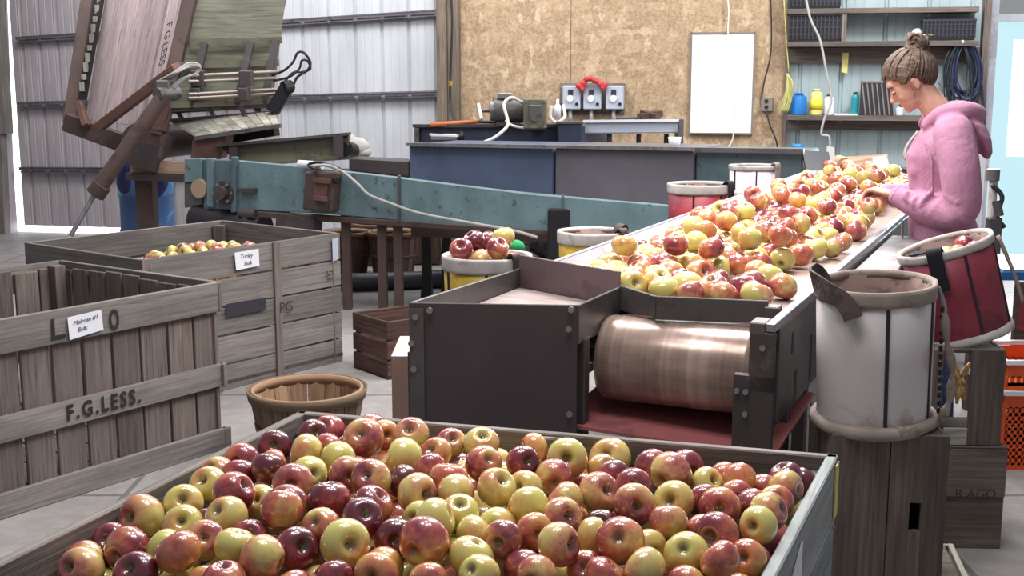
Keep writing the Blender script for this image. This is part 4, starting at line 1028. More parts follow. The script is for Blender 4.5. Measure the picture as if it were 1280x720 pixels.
# ---------- full bin behind it ----------
A = v2(atz(425,291,.745)); Bq = v2(atz(177,325,.745)); Cq = v2(atz(30,303,.745)); Dq = A+(Cq-Bq)
t = thing('apple_bin', 'grey board bin of yellowish apples behind the slatted bin', 'bin', ((A.x+Cq.x)/2, (A.y+Cq.y)/2, 0)); bin_back = t
ctr = (A+Cq)/2
rows = [(.0,.13),(.14,.285),(.295,.435),(.445,.585),(.595,.745)]
BC = {}
for (p, q, nm) in ((Bq,A,'f'),(Bq,Cq,'l'),(A,Dq,'r'),(Dq,Cq,'b')):
    for (z0, z1) in rows: out_board(p, q, z0, z1, .02, -.01, M['grey_wood'], 'side_board', t, 0)
dB = (A-Bq).normalized(); nB = Vector((dB.y,-dB.x)); nB = nB if nB.dot(Bq-ctr) > 0 else -nB
FB = lambda x, y, off=.012: face_pt(x, y, A, dB, nB, off)
for px in (347,):
    p = FB(px, 380, 0); a = v2(p)-dB*.025; b_ = v2(p)+dB*.025
    out_board(a, b_, .0, .745, .012, .006, M['brown_wood'], 'batten', t)
for c in (A, Bq, Cq, Dq):
    u = (ctr-c).normalized()*.07; MB().box((c.x+u.x, c.y+u.y, .36), (.07,.07,.72)).build('corner_post', M['brown_wood'], t, .003)
MB().hexa([(p.x,p.y,z) for p, z in ((Bq,.03),(A,.03),(A,.05),(Bq,.05),(Cq,.03),(Dq,.03),(Dq,.05),(Cq,.05))]).build('floor_board', M['brown_wood'], t)
q = [FB(295,338,.014), FB(324,332,.014), FB(323,311,.014), FB(293,316,.014)]
lab = MB().slab(q, .002, nB.to_3d()).build('paper_card', M['paper'], t); lab['label'] = 'white handwritten paper card'
cdir = dB.to_3d()
text_part('handwriting', 'Turley', .032, FB(308,320,.0175), cdir, (0,0,1), M['ink'], lab, depth=.0008, shear=.3); text_part('handwriting', 'Bulk', .03, FB(310,329,.0175), cdir, (0,0,1), M['ink'], lab, depth=.0008, shear=.3)
q = [FB(416,327,.013), FB(423,324,.013), FB(422,297,.013), FB(415,299,.013)]
MB().slab(q, .002, nB.to_3d()).build('paper_strip', M['grey_plastic'], t)
text_part('faded_mark', '51', .07, FB(412,345,.0135), (0,0,-1), cdir, M['faded_stencil'], t, depth=.0008)
text_part('faded_mark', 'PG', .08, FB(358,384,.0135), cdir, (0,0,1), M['faded_stencil'], t, depth=.0008)
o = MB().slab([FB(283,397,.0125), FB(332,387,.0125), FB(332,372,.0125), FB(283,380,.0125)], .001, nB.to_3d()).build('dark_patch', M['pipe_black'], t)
# ---------- near bin full of apples ----------
TB = .86
NA = v2(atz(375,513,TB)); NB = v2(atz(1048,568,TB)); NC = v2(atz(0,697,TB)); ND = v2(atz(970,720,TB))
lv = (NC-NA).normalized(); rv = (ND-NB).normalized(); NC = NA+lv*1.17; ND = NB+rv*1.17
ctr = (NA+NB+NC+ND)/4
t = thing('apple_bin', 'large weathered wooden bin heaped with apples in the foreground', 'bin', (ctr.x, ctr.y, 0)); bin_near = t
rows = [(.0,.13),(.14,.285),(.295,.435),(.445,.575),(.583,.712),(.72,TB)]
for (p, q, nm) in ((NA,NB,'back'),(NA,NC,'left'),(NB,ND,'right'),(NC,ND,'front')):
    for (z0, z1) in rows: out_board(p, q, z0, z1, .022, -.011, M['daylit_wood'] if nm == 'right' else M['near_wood'], 'side_board', t, 0)
for c in (NA, NB, NC, ND):
    u = (ctr-c).normalized()*.062; MB().box((c.x+u.x, c.y+u.y, (TB-.03)/2), (.045,.045,TB-.03), Matrix.Rotation(-.3,3,'Z')).build('corner_post', M['near_wood'], t, .004)
m = NA+(NB-NA)*.5; u = (ctr-m).normalized()
p = NA+(NB-NA)*.47; q = NA+(NB-NA)*.55; out_board(p, q, .1, TB-.005, .016, -.030, M['near_wood'], 'inner_batten', t)
p = NB+(ND-NB)*.52; q = NB+(ND-NB)*.60; out_board(p, q, .1, TB-.03, .02, -.034, M['near_wood'], 'inner_batten', t)
p = NA+(NC-NA)*.52; q = NA+(NC-NA)*.60; out_board(p, q, .1, TB-.03, .02, -.034, M['near_wood'], 'inner_batten', t)
MB().hexa([(p.x,p.y,z) for p, z in ((NC,.03),(ND,.03),(ND,.05),(NC,.05),(NA,.03),(NB,.03),(NB,.05),(NA,.05))]).build('floor_board', M['near_wood'], t)
dR = (ND-NB).normalized(); nR = Vector((dR.y,-dR.x)); nR = nR if nR.dot(NB-ctr) > 0 else -nR
a = NB+nR*.001+dR*.01; b_ = NB+nR*.001+dR*.05
o = MB().slab([(a.x,a.y,.74),(b_.x,b_.y,.74),(b_.x,b_.y,.85),(a.x,a.y,.85)], .003, nR.to_3d()).build('yellow_card', M['yellow_paper'], t)
a = NB+nR*.001+dR*.43; b_ = NB+nR*.001+dR*.52
o = MB().slab([(a.x,a.y,.72),(b_.x,b_.y,.72),(b_.x,b_.y,.80),(a.x,a.y,.835)], .003, nR.to_3d()).build('paper_card', M['paper'], t)
# ---------- crates ----------
def crate_end_up(name, label, c, w, d, h, rot, mat, handle=True, parent_boards=2, txt=None):
    t = thing(name, label, 'crate', c, rot)
    # closed end faces the camera (-y), handle slot cut through the boards
    nb = parent_boards; bw = w/nb; th = .016
    for i in range(nb):
        x0, x1 = -w/2+i*bw+.001, -w/2+(i+1)*bw-.001
        if handle and i == nb-1:
            sx0, sx1, sz0, sz1 = x1-bw*.62, x1-bw*.42, h*.40, h*.58
            mb = MB()
            mb.box(((x0+sx0)/2, -d/2+th/2, h/2), (sx0-x0, th, h)).box(((x1+sx1)/2, -d/2+th/2, h/2), (x1-sx1, th, h)).box(((sx0+sx1)/2, -d/2+th/2, sz0/2), (sx1-sx0, th, sz0)).box(((sx0+sx1)/2, -d/2+th/2, (sz1+h)/2), (sx1-sx0, th, h-sz1))
            mb.build('end_board', mat, t, .0, world=False)
        else: MB().box(((x0+x1)/2, -d/2+th/2, h/2), (x1-x0, th, h)).build('end_board', mat, t, .002, world=False)
    for s in (-1, 1):
        for k in range(2): MB().box((s*(w/2-.006), -d/4+k*d/2+.008, h/2), (.011, d/2-.02, h-.004)).build('side_slat', mat, t, .002, world=False)
    for z in (.008, h-.008):
        for k in range(2): MB().box((0, -d/4+k*d/2+.01, z), (w-.024, d/2-.022, .014)).build('side_slat', mat, t, .002, world=False)
    MB().box((0, d/2-.008, h/2), (w-.026, .014, h-.034)).build('end_board', mat, t, .002, world=False)
    return t
# ---------- sorting table ----------
TN = Vector((.9113,-.4118)); TD = Vector((.4118,.9113)); TO = Vector((.674,3.007)); TR = math.atan2(TN.y, TN.x)
def TL(x, y, z=0): return Vector((TO.x+TN.x*x+TD.x*y, TO.y+TN.y*x+TD.y*y, z))
t = thing('sorting_table', 'long steel roller-ended sorting conveyor table covered with apples', 'sorting table', TL(-.4,2.8,0), TR); table = t
def tb(p0, p1, name, mat, bev=.003):   # axis box in table space
    c = [(a+b)/2 for a, b in zip(p0, p1)]; P = []
    L = [abs(b-a) for a, b in zip(p0, p1)]
    mb = MB().box(c, L); mb.v = [TL(v.x, v.y, v.z) for v in mb.v]; return mb.build(name, mat, t, bev)
BZ = .955
poly = [(-.76,.42),(-.525,.305),(-.372,.17),(-.035,.222),(-.035,6.0),(-.76,6.0)]
mb = MB(); mb.add([TL(x,y,BZ) for x,y in poly]+[TL(x,y,BZ-.012) for x,y in poly], [(0,1,2,3,4,5),(11,10,9,8,7,6)]+[(i,i+6,(i+1)%6+6,(i+1)%6) for i in range(6)]); mb.build('belt', M['belt'], t)
# left sloping guard
mb = MB(); mb.slab([TL(-.745,.42,BZ+.0), TL(-.745,6.0,BZ+.0), TL(-.80,6.0,1.03), TL(-.80,.47,1.03)], .008, (-.3,.1,-.9)); mb.build('guard_rail', M['white_rail'], t)
tb((-.812,.47,1.02),(-.80,6.0,1.036),'rail_lip',M['white_rail'])
tb((-.812,.47,.80),(-.80,6.0,1.02),'side_frame',M['grey_panel'])
# right rail
tb((-.035,.02,BZ-.03),(-.025,6.0,.975),'rail_lip',M['dark_steel2'])
tb((-.025,.0,.962),(.0,6.0,.985),'side_rail',M['bright_steel'],.002)
tb((-.012,.06,.70),(.0,6.0,.962),'side_frame',M['dark_steel2'])
tb((-.068,.0,.955),(-.025,.075,.985),'front_cap',M['dark_steel2'])
tb((-.066,.0,.80),(.0,.02,.96),'front_plate',M['dark_steel']); tb((-.105,.0,.52),(.0,.02,.845),'front_plate',M['dark_steel'])
for (x, z) in ((-.093,.80),(-.07,.80),(-.07,.74),(-.03,.92)):
    c = TL(x,-.0,z); MB().cyl(c, c-TD.to_3d()*.01, .0075, 10).build('bolt', M['bolt'], t)
tb((-.075,.2,.925),(-.035,.25,.99),'front_cap',M['dark_steel2'])
for (y, z0, z1) in ((.22,.86,.92),(.5,.72,.86),(.28,.70,.80)):
    tb((.0,y,z0),(.0015,y+.03,z1),'slot',M['black'])
# end plates
def tp(pts, z0, z1, name, mat, th=.008):
    for a, b_ in zip(pts[:-1], pts[1:]):
        p, q = TL(*a), TL(*b_); MB().board(p, q, z0, z1, th).build(name, mat, t, .002)
tp([(-.369,.159),(-.066,.215)], .937, 1.005, 'end_plate', M['dark_steel2'])
tp([(-.522,.293),(-.369,.159)], .93, 1.005, 'end_plate', M['dark_steel2'])
tp([(-.368,.152),(-.066,.208)], .930, .940, 'plate_lip', M['steel'], .014)
# fan-shaped apron under the plate and the end roller
mb = MB(); mb.slab([TL(-.48,.20,.936), TL(-.07,.17,.937), TL(-.07,.215,.945), TL(-.38,.165,.945)], .006, (0,0,-1)); mb.build('belt_apron', M['belt'], t)
R = .122; c0, c1 = TL(-.522,.18,.813), TL(-.078,.18,.813)
t2 = MB(); L = (c1-c0).length; prof = [(0,0),(R*.86,0),(R*.97,.006),(R,.02),(R,L-.02),(R*.97,L-.006),(R*.86,L),(0,L)]
Mx = Matrix.Translation(c0) @ Matrix(((0,TD.x,TN.x,0),(0,TD.y,TN.y,0),(-1,0,0,0),(0,0,0,1)))
mb = MB().lathe(prof, 64, Mx); mb.build('end_roller', M['roller'], t)
MB().cyl(TL(-.60,.18,.813), TL(-.06,.18,.813), .022, 14).build('roller_shaft', M['dark_steel'], t)
MB().cyl(TL(-.60,.18,.86), TL(-.54,.18,.86), .03, 14).build('roller_shaft', M['dark_steel'], t)
# red pan under roller
mb = MB(); mb.slab([TL(-.60,-.02,.66), TL(-.0,.04,.62), TL(-.0,.6,.66), TL(-.60,.55,.70)], .01, (0,0,-1)); mb.build('catch_pan', M['red_pan'], t)
tb((-.53,.30,.60),(-.02,.33,.75),'cross_member',M['dark_steel'])
tb((-.60,.33,.55),(-.02,.345,.94),'shade_plate',M['black'])  # dark sheet added to give the gap behind the roller its shade
# diverter channel at the left
pP1, pP2, pP3, pP4 = (-.962,-.189), (-.529,-.033), (-.522,.293), (-.932,.489)
tp([pP1, pP2], .30, 1.0, 'front_panel', M['brown_panel'], .006)
tp([pP1, pP4], .84, 1.0, 'chute_side', M['dark_steel2']); tp([pP2, pP3], .89, 1.0, 'chute_side', M['dark_steel2'])
tp([pP4, (-.80,.42), pP3], .86, 1.045, 'chute_back', M['brown_inner'])
tp([pP1, (-.957,-.05)], .1, .86, 'corner_leg', M['dark_steel'], .02)
p, q = TL(*pP1), TL(*pP2); dP = (q-p).normalized(); nP = Vector((dP.y,-dP.x,0))
def on_panel(px, py):
    r = ray(px,py); k = (p.x*nP.x+p.y*nP.y)/(r[0]*nP.x+r[1]*nP.y); return Vector((r[0]*k, r[1]*k, CH+r[2]*k))+nP*.005
mb = MB(); a = on_panel(512,379); b_ = on_panel(530,379); mb.slab([(a.x,a.y,.32),(b_.x,b_.y,.32),(b_.x,b_.y,.985),(a.x,a.y,.985)], .006, nP); mb.build('corner_angle', M['dark_steel2'], t)
for (x, y) in ((538,387),(520,395),(714,386),(711,410),(712,516),(515,428),(518,460)):
    c = on_panel(x,y)+nP*.005; MB().cyl(c, c+nP*.008, .0085, 10).build('bolt', M['bolt'], t)
mb = MB(); mb.slab([TL(-.955,-.17,.925), TL(-.532,-.02,.925), TL(-.525,.285,.94), TL(-.925,.47,.94)], .01, (0,0,-1)); mb.build('chute_floor', M['pink_wood'], t)
tb((-.94,.0,.32),(-.90,.04,.9),'leg',M['dark_steel']); 
for (x, y) in ((-.78,.6),(-.04,.6),(-.78,3.0),(-.04,3.0),(-.78,5.8),(-.04,5.8)): tb((x-.02,y-.02,0),(x+.02,y+.02,.93),'leg',M['dark_steel'])
tb((-.56,-.0,0),(-.52,.04,.9),'leg',M['dark_steel']); tb((-.96,-.15,0),(-.93,-.12,.3),'leg',M['dark_steel']); tb((-.055,.025,0),(-.015,.065,.55),'leg',M['dark_steel'])
tb((-.79,.5,.78),(-.02,6.0,.80),'under_belt',M['pipe_black'])
# side tray
tb((.005,.95,.93),(.16,2.3,.945),'side_tray',M['steel']); tb((.15,.95,.93),(.16,2.3,.96),'tray_edge',M['bright_steel'])
# far end: curved guide and bar
t3 = thing('curved_guide', 'pale curved guide board with a roller at far end of table', 'guide', TL(-.4,5.2,.96))
mb = MB().cyl(aty(1048,203,8.2), aty(1056,206,8.05), .05, 20); mb.build('guide_roller', M['tan_board'], t3)
mb = MB(); mb.slab([aty(1050,206,8.1), aty(1112,210,7.4), aty(1110,193,7.5), aty(1058,196,8.1)], .02, (0,1,0)); mb.build('guide_board', M['tan_board'], t3)
mb = MB(); mb.slab([aty(1092,213,7.3), aty(1114,214,7.2), aty(1108,195,7.25), aty(1092,197,7.35)], .02, (0,1,0)); mb.build('white_sheet', M['white_plastic'], t3)
small('black_bar', 'flat black bar beside the person at far end of table', 'bar', MB().bar(atz(1101,209,1.03), atz(1150,219,1.03), .05, .06), M['black'])
# dark hopper and tub at the far left end
mb = MB(); mb.slab([aty(1008,213,7.5), aty(1040,213,7.6), aty(1036,190,7.9), aty(1003,188,7.8)], .03, (0,1,0)); small('dark_hopper', 'dark folded steel plate between tank and curved guide', 'plate', mb, M['black'])
small('blue_lid_jar', 'small container with blue lid on the shelf edge above the tank', 'jar', MB().lathe([(0,0),(.045,0),(.05,.02),(.05,.05),(0,.05)],16,Matrix.Translation(wall_pt(997,187,.5))), M['blue_plastic'])
small('paper_scrap', 'white paper scrap left of the curved guide', 'paper', MB().slab([aty(1031,214,8.1), aty(1044,214,8.1), aty(1043,184,8.1), aty(1034,183,8.1)], .01, (0,1,0)), M['white_plastic'])
# bench along the left of the table that carries the picking buckets
t4 = thing('plank_bench', 'low plank bench standing along the left side of the sorting table', 'bench', TL(-1.02,2.8,0), TR)
BEN = .62
for (a, b_) in ((.42,2.4),(2.45,4.45)):
    mb = MB().box((-1.0,(a+b_)/2,BEN-.02), (.36,b_-a,.035)); mb.v = [TL(v.x,v.y,v.z) for v in mb.v]; mb.build('plank', M['crate_wood'], t4, .003)
for y in (.5,2.3,4.3):
    for x in (-1.12,-.88):
        mb = MB().box((x,y,BEN/2-.02), (.05,.05,BEN-.04)); mb.v = [TL(v.x,v.y,v.z) for v in mb.v]; mb.build('leg', M['crate_wood'], t4)
# ---------- picking buckets ----------
def ribbon(pts, wv, w_, th, n=5):
    pts = smooth_path(pts, n); mb = MB(); m = len(pts); vs = []; fs = []
    ws = [Vector(w) for w in wv]
    for i, p in enumerate(pts):
        u = i/(m-1)*(len(ws)-1); k = min(int(u), len(ws)-2); w = ws[k].lerp(ws[k+1], u-k).normalized()
        d_ = (pts[min(i+1,m-1)]-pts[max(i-1,0)]).normalized(); w = (w-d_*w.dot(d_)).normalized(); nn = d_.cross(w)*(th/2); w = w*(w_/2)
        vs += [p-w-nn, p+w-nn, p+w+nn, p-w+nn]
    for i in range(m-1):
        for k in range(4): fs.append((i*4+k, i*4+(k+1)%4, i*4+4+(k+1)%4, i*4+4+k))
    fs += [(3,2,1,0), ((m-1)*4,(m-1)*4+1,(m-1)*4+2,(m-1)*4+3)]
    return mb.add(vs, fs)
def bucket(label, c, r, h, body, rimm, inner=M['bucket_inner'], oval=.92, rot=0.0, tilt=(0,0), taper=.93, seams=(), strap=None, name='picking_bucket', base=True, rimh=.045):
    t = thing(name, label, 'bucket', c, 0); t.rotation_euler = (tilt[0], tilt[1], rot)
    f = lambda z: r*(taper+(1-taper)*z/h)
    MB().lathe([(0,.004),(f(0)*.97,.004),(f(0),.02),(f(h*.5),h*.5),(f(h),h-.01),(f(h)-.006,h-.01),(f(h*.5)-.006,h*.5),(f(0)-.006,.025),(0,.025)], 48, None, 1, oval).build('bucket_body', body, t, world=False)
    MB().lathe([(f(0)-.008,.027),(f(h*.5)-.008,h*.5),(f(h)-.008,h-.012),(f(h)-.0095,h-.012),(f(h*.5)-.0095,h*.5),(f(0)-.0095,.027)], 48, None, 1, oval, True).build('lining', inner, t, world=False)
    wob = lambda a, z: 1+.008*math.sin(5*a)+.006*math.sin(11*a+z*40)
    rt = h; rb = h-rimh
    MB().lathe([(f(h)+.001,rb),(f(h)+.004,rb),(f(h)+.005,rb+.01),(f(h)+.006,rt-.01),(f(h)+.004,rt),(f(h)-.004,rt),(f(h)-.010,rt-.008),(f(h)-.010,rt-.02),(f(h)-.006,rt-.02)], 56, None, 1, oval, True, wob).build('canvas_rim', rimm, t, world=False)
    if base: MB().lathe([(f(0)+.001,-.0),(f(0)+.010,.0),(f(0)+.012,.012),(f(0)+.008,.028),(f(0)+.001,.03)], 48, None, 1, oval, True, wob).build('base_band', rimm, t, world=False)
    for a in seams:
        an = math.radians(a); mb = MB(); ca, sa = math.cos(an), math.sin(an)
        p0 = Vector((f(0)*ca*1.004, f(0)*sa*oval*1.004, .02)); p1 = Vector((f(h)*ca*1.004, f(h)*sa*oval*1.004, h-rimh)); mb.bar(p0, p1, .008, .004, up=(ca,sa,0)) ; 
        mb = MB().bar(p0, p1, .005, .009, up=(ca,sa,0)); mb.build('seam', M['black_rubber'], t, world=False)
    if strap:
        for (a, mt) in strap:
            an = math.radians(a); ca, sa = math.cos(an), math.sin(an); tang = Vector((-sa, ca, 0)); o = Vector((ca, sa*oval, 0))
            pts = [o*(f(h)+.019)+Vector((0,0,h-.13)), o*(f(h)+.02)+Vector((0,0,h-.05)), o*(f(h)+.017)+Vector((0,0,h+.008)), o*(f(h)-.004)+Vector((0,0,h+.015)), o*(f(h)-.03)+Vector((0,0,h-.02)), o*(f(h)-.035)+Vector((0,0,h-.07))]
            mb = ribbon(pts, [tang, tang], .05, .006)
            mb.build('strap', mt, t, world=False)
    return t
# crate stack under the near white bucket
ca = Vector((.945,3.1)); 
low = thing('wooden_crate', 'pale wooden crate at floor level under the upright crate and white bucket', 'crate', (ca.x+.06, ca.y+.05, 0), -.18)
for z0, z1 in ((0,.085),(.095,.18),(.19,.275)):
    for s in (-1,1):
        MB().box((0,s*.19,(z0+z1)/2),(.46,.014,z1-z0)).build('side_slat', M['slat_light'], low, .002, world=False)
        MB().box((s*.235,0,(z0+z1)/2),(.016,.40,z1-z0)).build('end_board', M['slat_light'], low, .002, world=False)
MB().box((0,0,.27),(.43,.36,.012)).build('bottom_boards', M['crate_wood'], low, world=False)
crate_end_up('wooden_crate', 'dark wooden crate stood on end, with hand slot, under the white bucket', (ca.x+.035, ca.y+.02, .28), .295, .33, .425, -.06, M['crate_wood'])
bk = bucket('large white picking bucket with canvas rim on the upright crate', (.958,3.08,.709), .150, .380, M['bucket_white'], M['canvas'], rot=0.0, tilt=(.05,-.045), seams=(-94,-38), taper=.97, oval=.95, rimh=.04, name='picking_bucket')
# its leather strap end, drawstring and canvas skirt
RH = .380
mb = ribbon([(-.150,.02,RH+.028),(-.172,-.03,RH+.024),(-.155,-.085,RH+.004),(-.122,-.116,RH-.015),(-.104,-.132,RH-.04),(-.096,-.139,RH-.062)], [(0,0,1),(-.3,-.2,1),(.5,-.1,.8),(.8,-.3,.5),(.9,-.3,0),(.9,-.3,0)], .046, .007, 6)
mb.build('leather_strap', M['leather'], bk, .001, world=False)
mb = ribbon([(-.152,.02,RH+.03),(-.130,.05,RH+.012),(-.110,.04,RH-.03)], [(0,0,1),(.3,.3,1),(.6,.6,.2)], .04, .006, 5); mb.build('leather_strap', M['leather'], bk, .001, world=False)
mb = MB().lathe([(.148,.0),(.158,-.004),(.166,.004),(.164,.022),(.150,.03)], 48, None, 1, .96, True, lambda a, z: 1+.02*math.sin(3*a+1)+.01*math.sin(9*a)); mb.build('canvas_skirt', M['canvas'], bk, world=False)
mb = MB()
mb.tube(smooth_path([(.150,-.03,.365),(.163,-.05,.31),(.156,-.05,.25)],5), .006, 6)
mb.build('wire_handle', M['steel'], bk, world=False)
mb = MB()
for k in range(14): mb.ball((.156,-.052+.002*(k%2),.31-.021*k), (.006,.005,.009), 8, 6)
mb.build('lacing', M['black_rubber'], bk, world=False)
mb = MB().tube(smooth_path([(.162,-.05,.30),(.168,-.06,.22),(.185,-.062,.14),(.178,-.06,.06),(.16,-.05,.01)],5), [.006,.010,.014,.013,.010]*4+[.008], 8); mb.build('canvas_fold', M['canvas'], bk, world=False)
mb = MB()
for (a, b_) in (((.178,-.062,.19),(.202,-.066,.12)),((.200,-.066,.13),(.218,-.066,.10)),((.205,-.066,.13),(.224,-.07,.17)),((.2,-.066,.12),(.196,-.066,.06)),((.205,-.066,.12),(.214,-.066,.06)),((.19,-.066,.15),(.208,-.066,.08))):
    mb.tube([a, ((a[0]+b_[0])/2+.002,a[1],(a[2]+b_[2])/2), b_], [.004,.009,.003], 7)
mb.build('tassel', M['tassel'], bk, world=False)
# crate stack and the red bucket next to the person
rcx = Vector((1.565,4.17))
lowc = crate_end_up('wooden_crate', 'brown board crate on the floor at the bottom right stack', (1.50,4.12,0), .40,.34,.365, -.05, M['crate_wood'], False, 1)
MB().box((0,-.1795,.275),(.396,.004,.17)).build('end_board', M['crate_wood'], lowc, .002, world=False)
text_part('stencil_lettering', 'R AGO', .045, lowc.location+Vector((.090,-.186,.20)), (math.cos(-.05),math.sin(-.05),0), (0,0,1), M['faded_stencil'], lowc, depth=.001)
upc = thing('wooden_crate', 'open-sided wooden crate on top of brown crate, holding up the red bucket', 'crate', (1.50,4.12,.367), -.05)
w_, d_, h_ = .36, .32, .335
for s in (-1,1):
    for k in range(2): MB().box((s*(w_/2-.008), -d_/4+k*d_/2, h_/2), (.014, d_/2-.01, h_)).build('side_board', M['crate_wood'], upc, .002, world=False)
MB().box((-.10,-d_/2+.006,h_/2),(.14,.012,h_)).build('front_slat', M['crate_wood'], upc, .002, world=False)
MB().box((.12,-d_/2+.006,h_/2),(.11,.012,h_)).build('front_slat', M['crate_wood'], upc, .002, world=False)
MB().box((.025,-d_/2+.006,.03),(.08,.012,.06)).build('front_slat', M['slat_light'], upc, .002, world=False)
for z in (.008,h_-.008): MB().box((0,0,z),(w_-.03,d_-.03,.014)).build('shelf_board', M['crate_wood'], upc, .002, world=False)
rb = bucket('deep red picking bucket with canvas rim between table and person', (1.600,4.12,.715), .160, .345, M['bucket_red'], M['canvas_light'], oval=.82, tilt=(.0,-.30), seams=(-85,-30), strap=[(-118,M['webbing'])], rimh=.03, taper=.94)
mb = MB(); mb.slab([(.135,-.10,.01),(.165,-.10,-.015),(.235,-.09,.14),(.17,-.10,.09)], .006, (0,-1,0)); mb.build('side_flap', M['bucket_red2'], rb, world=False)
mb = MB().tube(smooth_path([(.16,-.06,.33),(.175,-.08,.2),(.18,-.09,.08),(.172,-.09,-.0)],5), .007, 6); mb.build('edge_cord', M['canvas'], rb, world=False)
mb = ribbon([(-.055,-.115,.352),(-.09,-.095,.356),(-.128,-.055,.352),(-.11,-.02,.350)], [(.3,.5,.1),(.5,.5,.1),(.9,.2,.1)], .03, .006); mb.build('strap_loop', M['webbing'], rb, world=False)
# buckets on the bench
def bench_bucket(px, py, y_, r, h, label, body, rim, **k):
    Y = y_; p = aty(px, py, Y); return bucket(label, (p.x, p.y, BEN+.0), r, p.z-BEN, body, rim, **k)
byel = bench_bucket(609, 318, 4.02, .148, .4, 'yellow picking bucket heaped with red apples beside the diverter chute', M['bucket_yellow'], M['canvas_light'], seams=(-90,-30,-150), rimh=.05, strap=[(-50,M['leather'])])
bye2 = bench_bucket(741, 288, 5.15, .148, .4, 'yellow picking bucket with white canvas rim left of the table', M['bucket_yellow'], M['canvas_light'], seams=(-95,-60), strap=[(-40,M['leather']),(30,M['leather'])], rimh=.055)
bre2 = bench_bucket(876, 229, 6.15, .165, .4, 'bright red picking bucket with pale rim left of the table', M['bucket_red2'], M['canvas_light'], seams=(-110,-60), strap=[(-42,M['webbing'])], rimh=.05)
bwh2 = bench_bucket(943, 206, 7.35, .150, .4, 'white picking bucket farthest up the left side of table', M['bucket_white2'], M['canvas_light'], seams=(-95,-150), strap=[(-45,M['canvas'])], rimh=.03)
q = aty(905,239,6.6); bucket('small pale bucket rim showing between the red and white buckets', (q.x,q.y,BEN), .10, q.z-BEN, M['bucket_white2'], M['canvas_light'])
small('green_cloth', 'scrap of green cloth between the two yellow buckets', 'cloth', MB().ball(aty(645,309,4.75), (.035,.03,.03)).ball(aty(637,303,4.78), (.02,.02,.02)), M['green_cloth'])
# things at the right edge
t = thing('orange_crate', 'orange perforated plastic crate with white rims at the right edge', 'crate', (0,0,0))
a = fy(1250,587); X0 = a.x; Y0 = a.y; t.location = (X0+.25, Y0+.18, 0)
def pcrate(z0, z1, par):
    for (p, q) in (((X0,Y0),(X0+.5,Y0)), ((X0,Y0+.36),(X0+.5,Y0+.36)), ((X0,Y0),(X0,Y0+.36)), ((X0+.5,Y0),(X0+.5,Y0+.36))):
        L = math.dist(p,q); n = int(L/.024); mb = MB(); P0 = Vector(p); Dv = (Vector(q)-P0)/L
        mb.board(p, q, z0, z0+.03, .006); mb.board(p, q, z1-.075, z1-.02, .006); mb.board(p, q, z1-.11, z1-.095, .006)
        for k in range(n+1): e = P0+Dv*(L*k/n); mb.board(e-Dv*.007, e+Dv*.007, z0+.02, z1-.07, .006)
        zz = z0+.05
        while zz < z1-.12: mb.board(p, q, zz, zz+.012, .006); zz += .03
        mb.build('mesh_side', M['orange_crate'], par)
    mb = MB()
    for (p, q) in (((X0-.01,Y0-.012),(X0+.51,Y0-.012)), ((X0-.01,Y0+.372),(X0+.51,Y0+.372)), ((X0-.012,Y0),(X0-.012,Y0+.36)), ((X0+.512,Y0),(X0+.512,Y0+.36))): mb.board(p, q, z1-.018, z1, .022)
    mb.build('crate_rim', M['white_plastic'], par)
    MB().box((X0+.25,Y0+.18,z0+.005),(.49,.35,.01)).build('crate_base', M['orange_crate'], par)
pcrate(0.0, .34, t)
t = thing('orange_crate', 'orange plastic crate stacked on top of the lower orange crate', 'crate', (X0+.25, Y0+.18, .34)); pcrate(.342, .47, t)
q0 = aty(1262,440,5.3)
t = thing('work_stand', 'brown wooden stand behind the orange crates with a blue-edged top', 'stand', (q0.x+.24,5.55,0))
mb = MB().slab([(q0.x,5.3,.0),(q0.x+.5,5.3,.0),(q0.x+.5,5.3,.71),(q0.x,5.3,.71)], .03, (0,-1,0)); mb.build('front_board', M['crate_wood'], t)
mb = MB().box((q0.x+.24,5.55,.735),(.6,.5,.04)); mb.build('top_board', M['blue_plastic'], t, .003)
mb = MB().box((q0.x+.24,5.55,.758),(.58,.48,.01)); mb.build('top_sheet', M['white_rail'], t)
for x in (q0.x+.0, q0.x+.45): MB().box((x,5.73,.35),(.05,.05,.71)).build('leg', M['crate_wood'], t)
# white pole with dark hose reel behind the person
t = thing('standing_pole', 'white pole with a dark clamp behind the person and red bucket', 'pole', (0,0,0)); q = aty(1237,300,6.3); t.location = (q.x,q.y,0)
MB().cyl((q.x,q.y,0),(q.x,q.y,1.10), .022, 14).build('pole', M['canvas_light'], t)
MB().cyl((q.x-.005,q.y,1.08),(q.x-.005,q.y,1.14), .034, 14).build('pole_cap', M['dark_steel2'], t)
mb = MB().box((q.x,q.y-.04,.78),(.07,.06,.22)).cyl((q.x,q.y-.05,.98),(q.x+.02,q.y-.06,.9),.022,10); mb.build('clamp', M['dark_steel'], t, .006)
mb = MB().tube(smooth_path([(q.x-.02,q.y-.03,1.06),(q.x+.03,q.y-.05,1.0),(q.x+.01,q.y-.05,.9),(q.x+.05,q.y-.06,.84)],5), .012, 8); mb.build('hose', M['black_rubber'], t)
q = aty(1250,250,6.5); small('upright_board', 'narrow white upright panel just behind the white pole', 'panel', MB().box((q.x-.045,6.75,.6),(.09,.03,1.2)), M['white_plastic'])
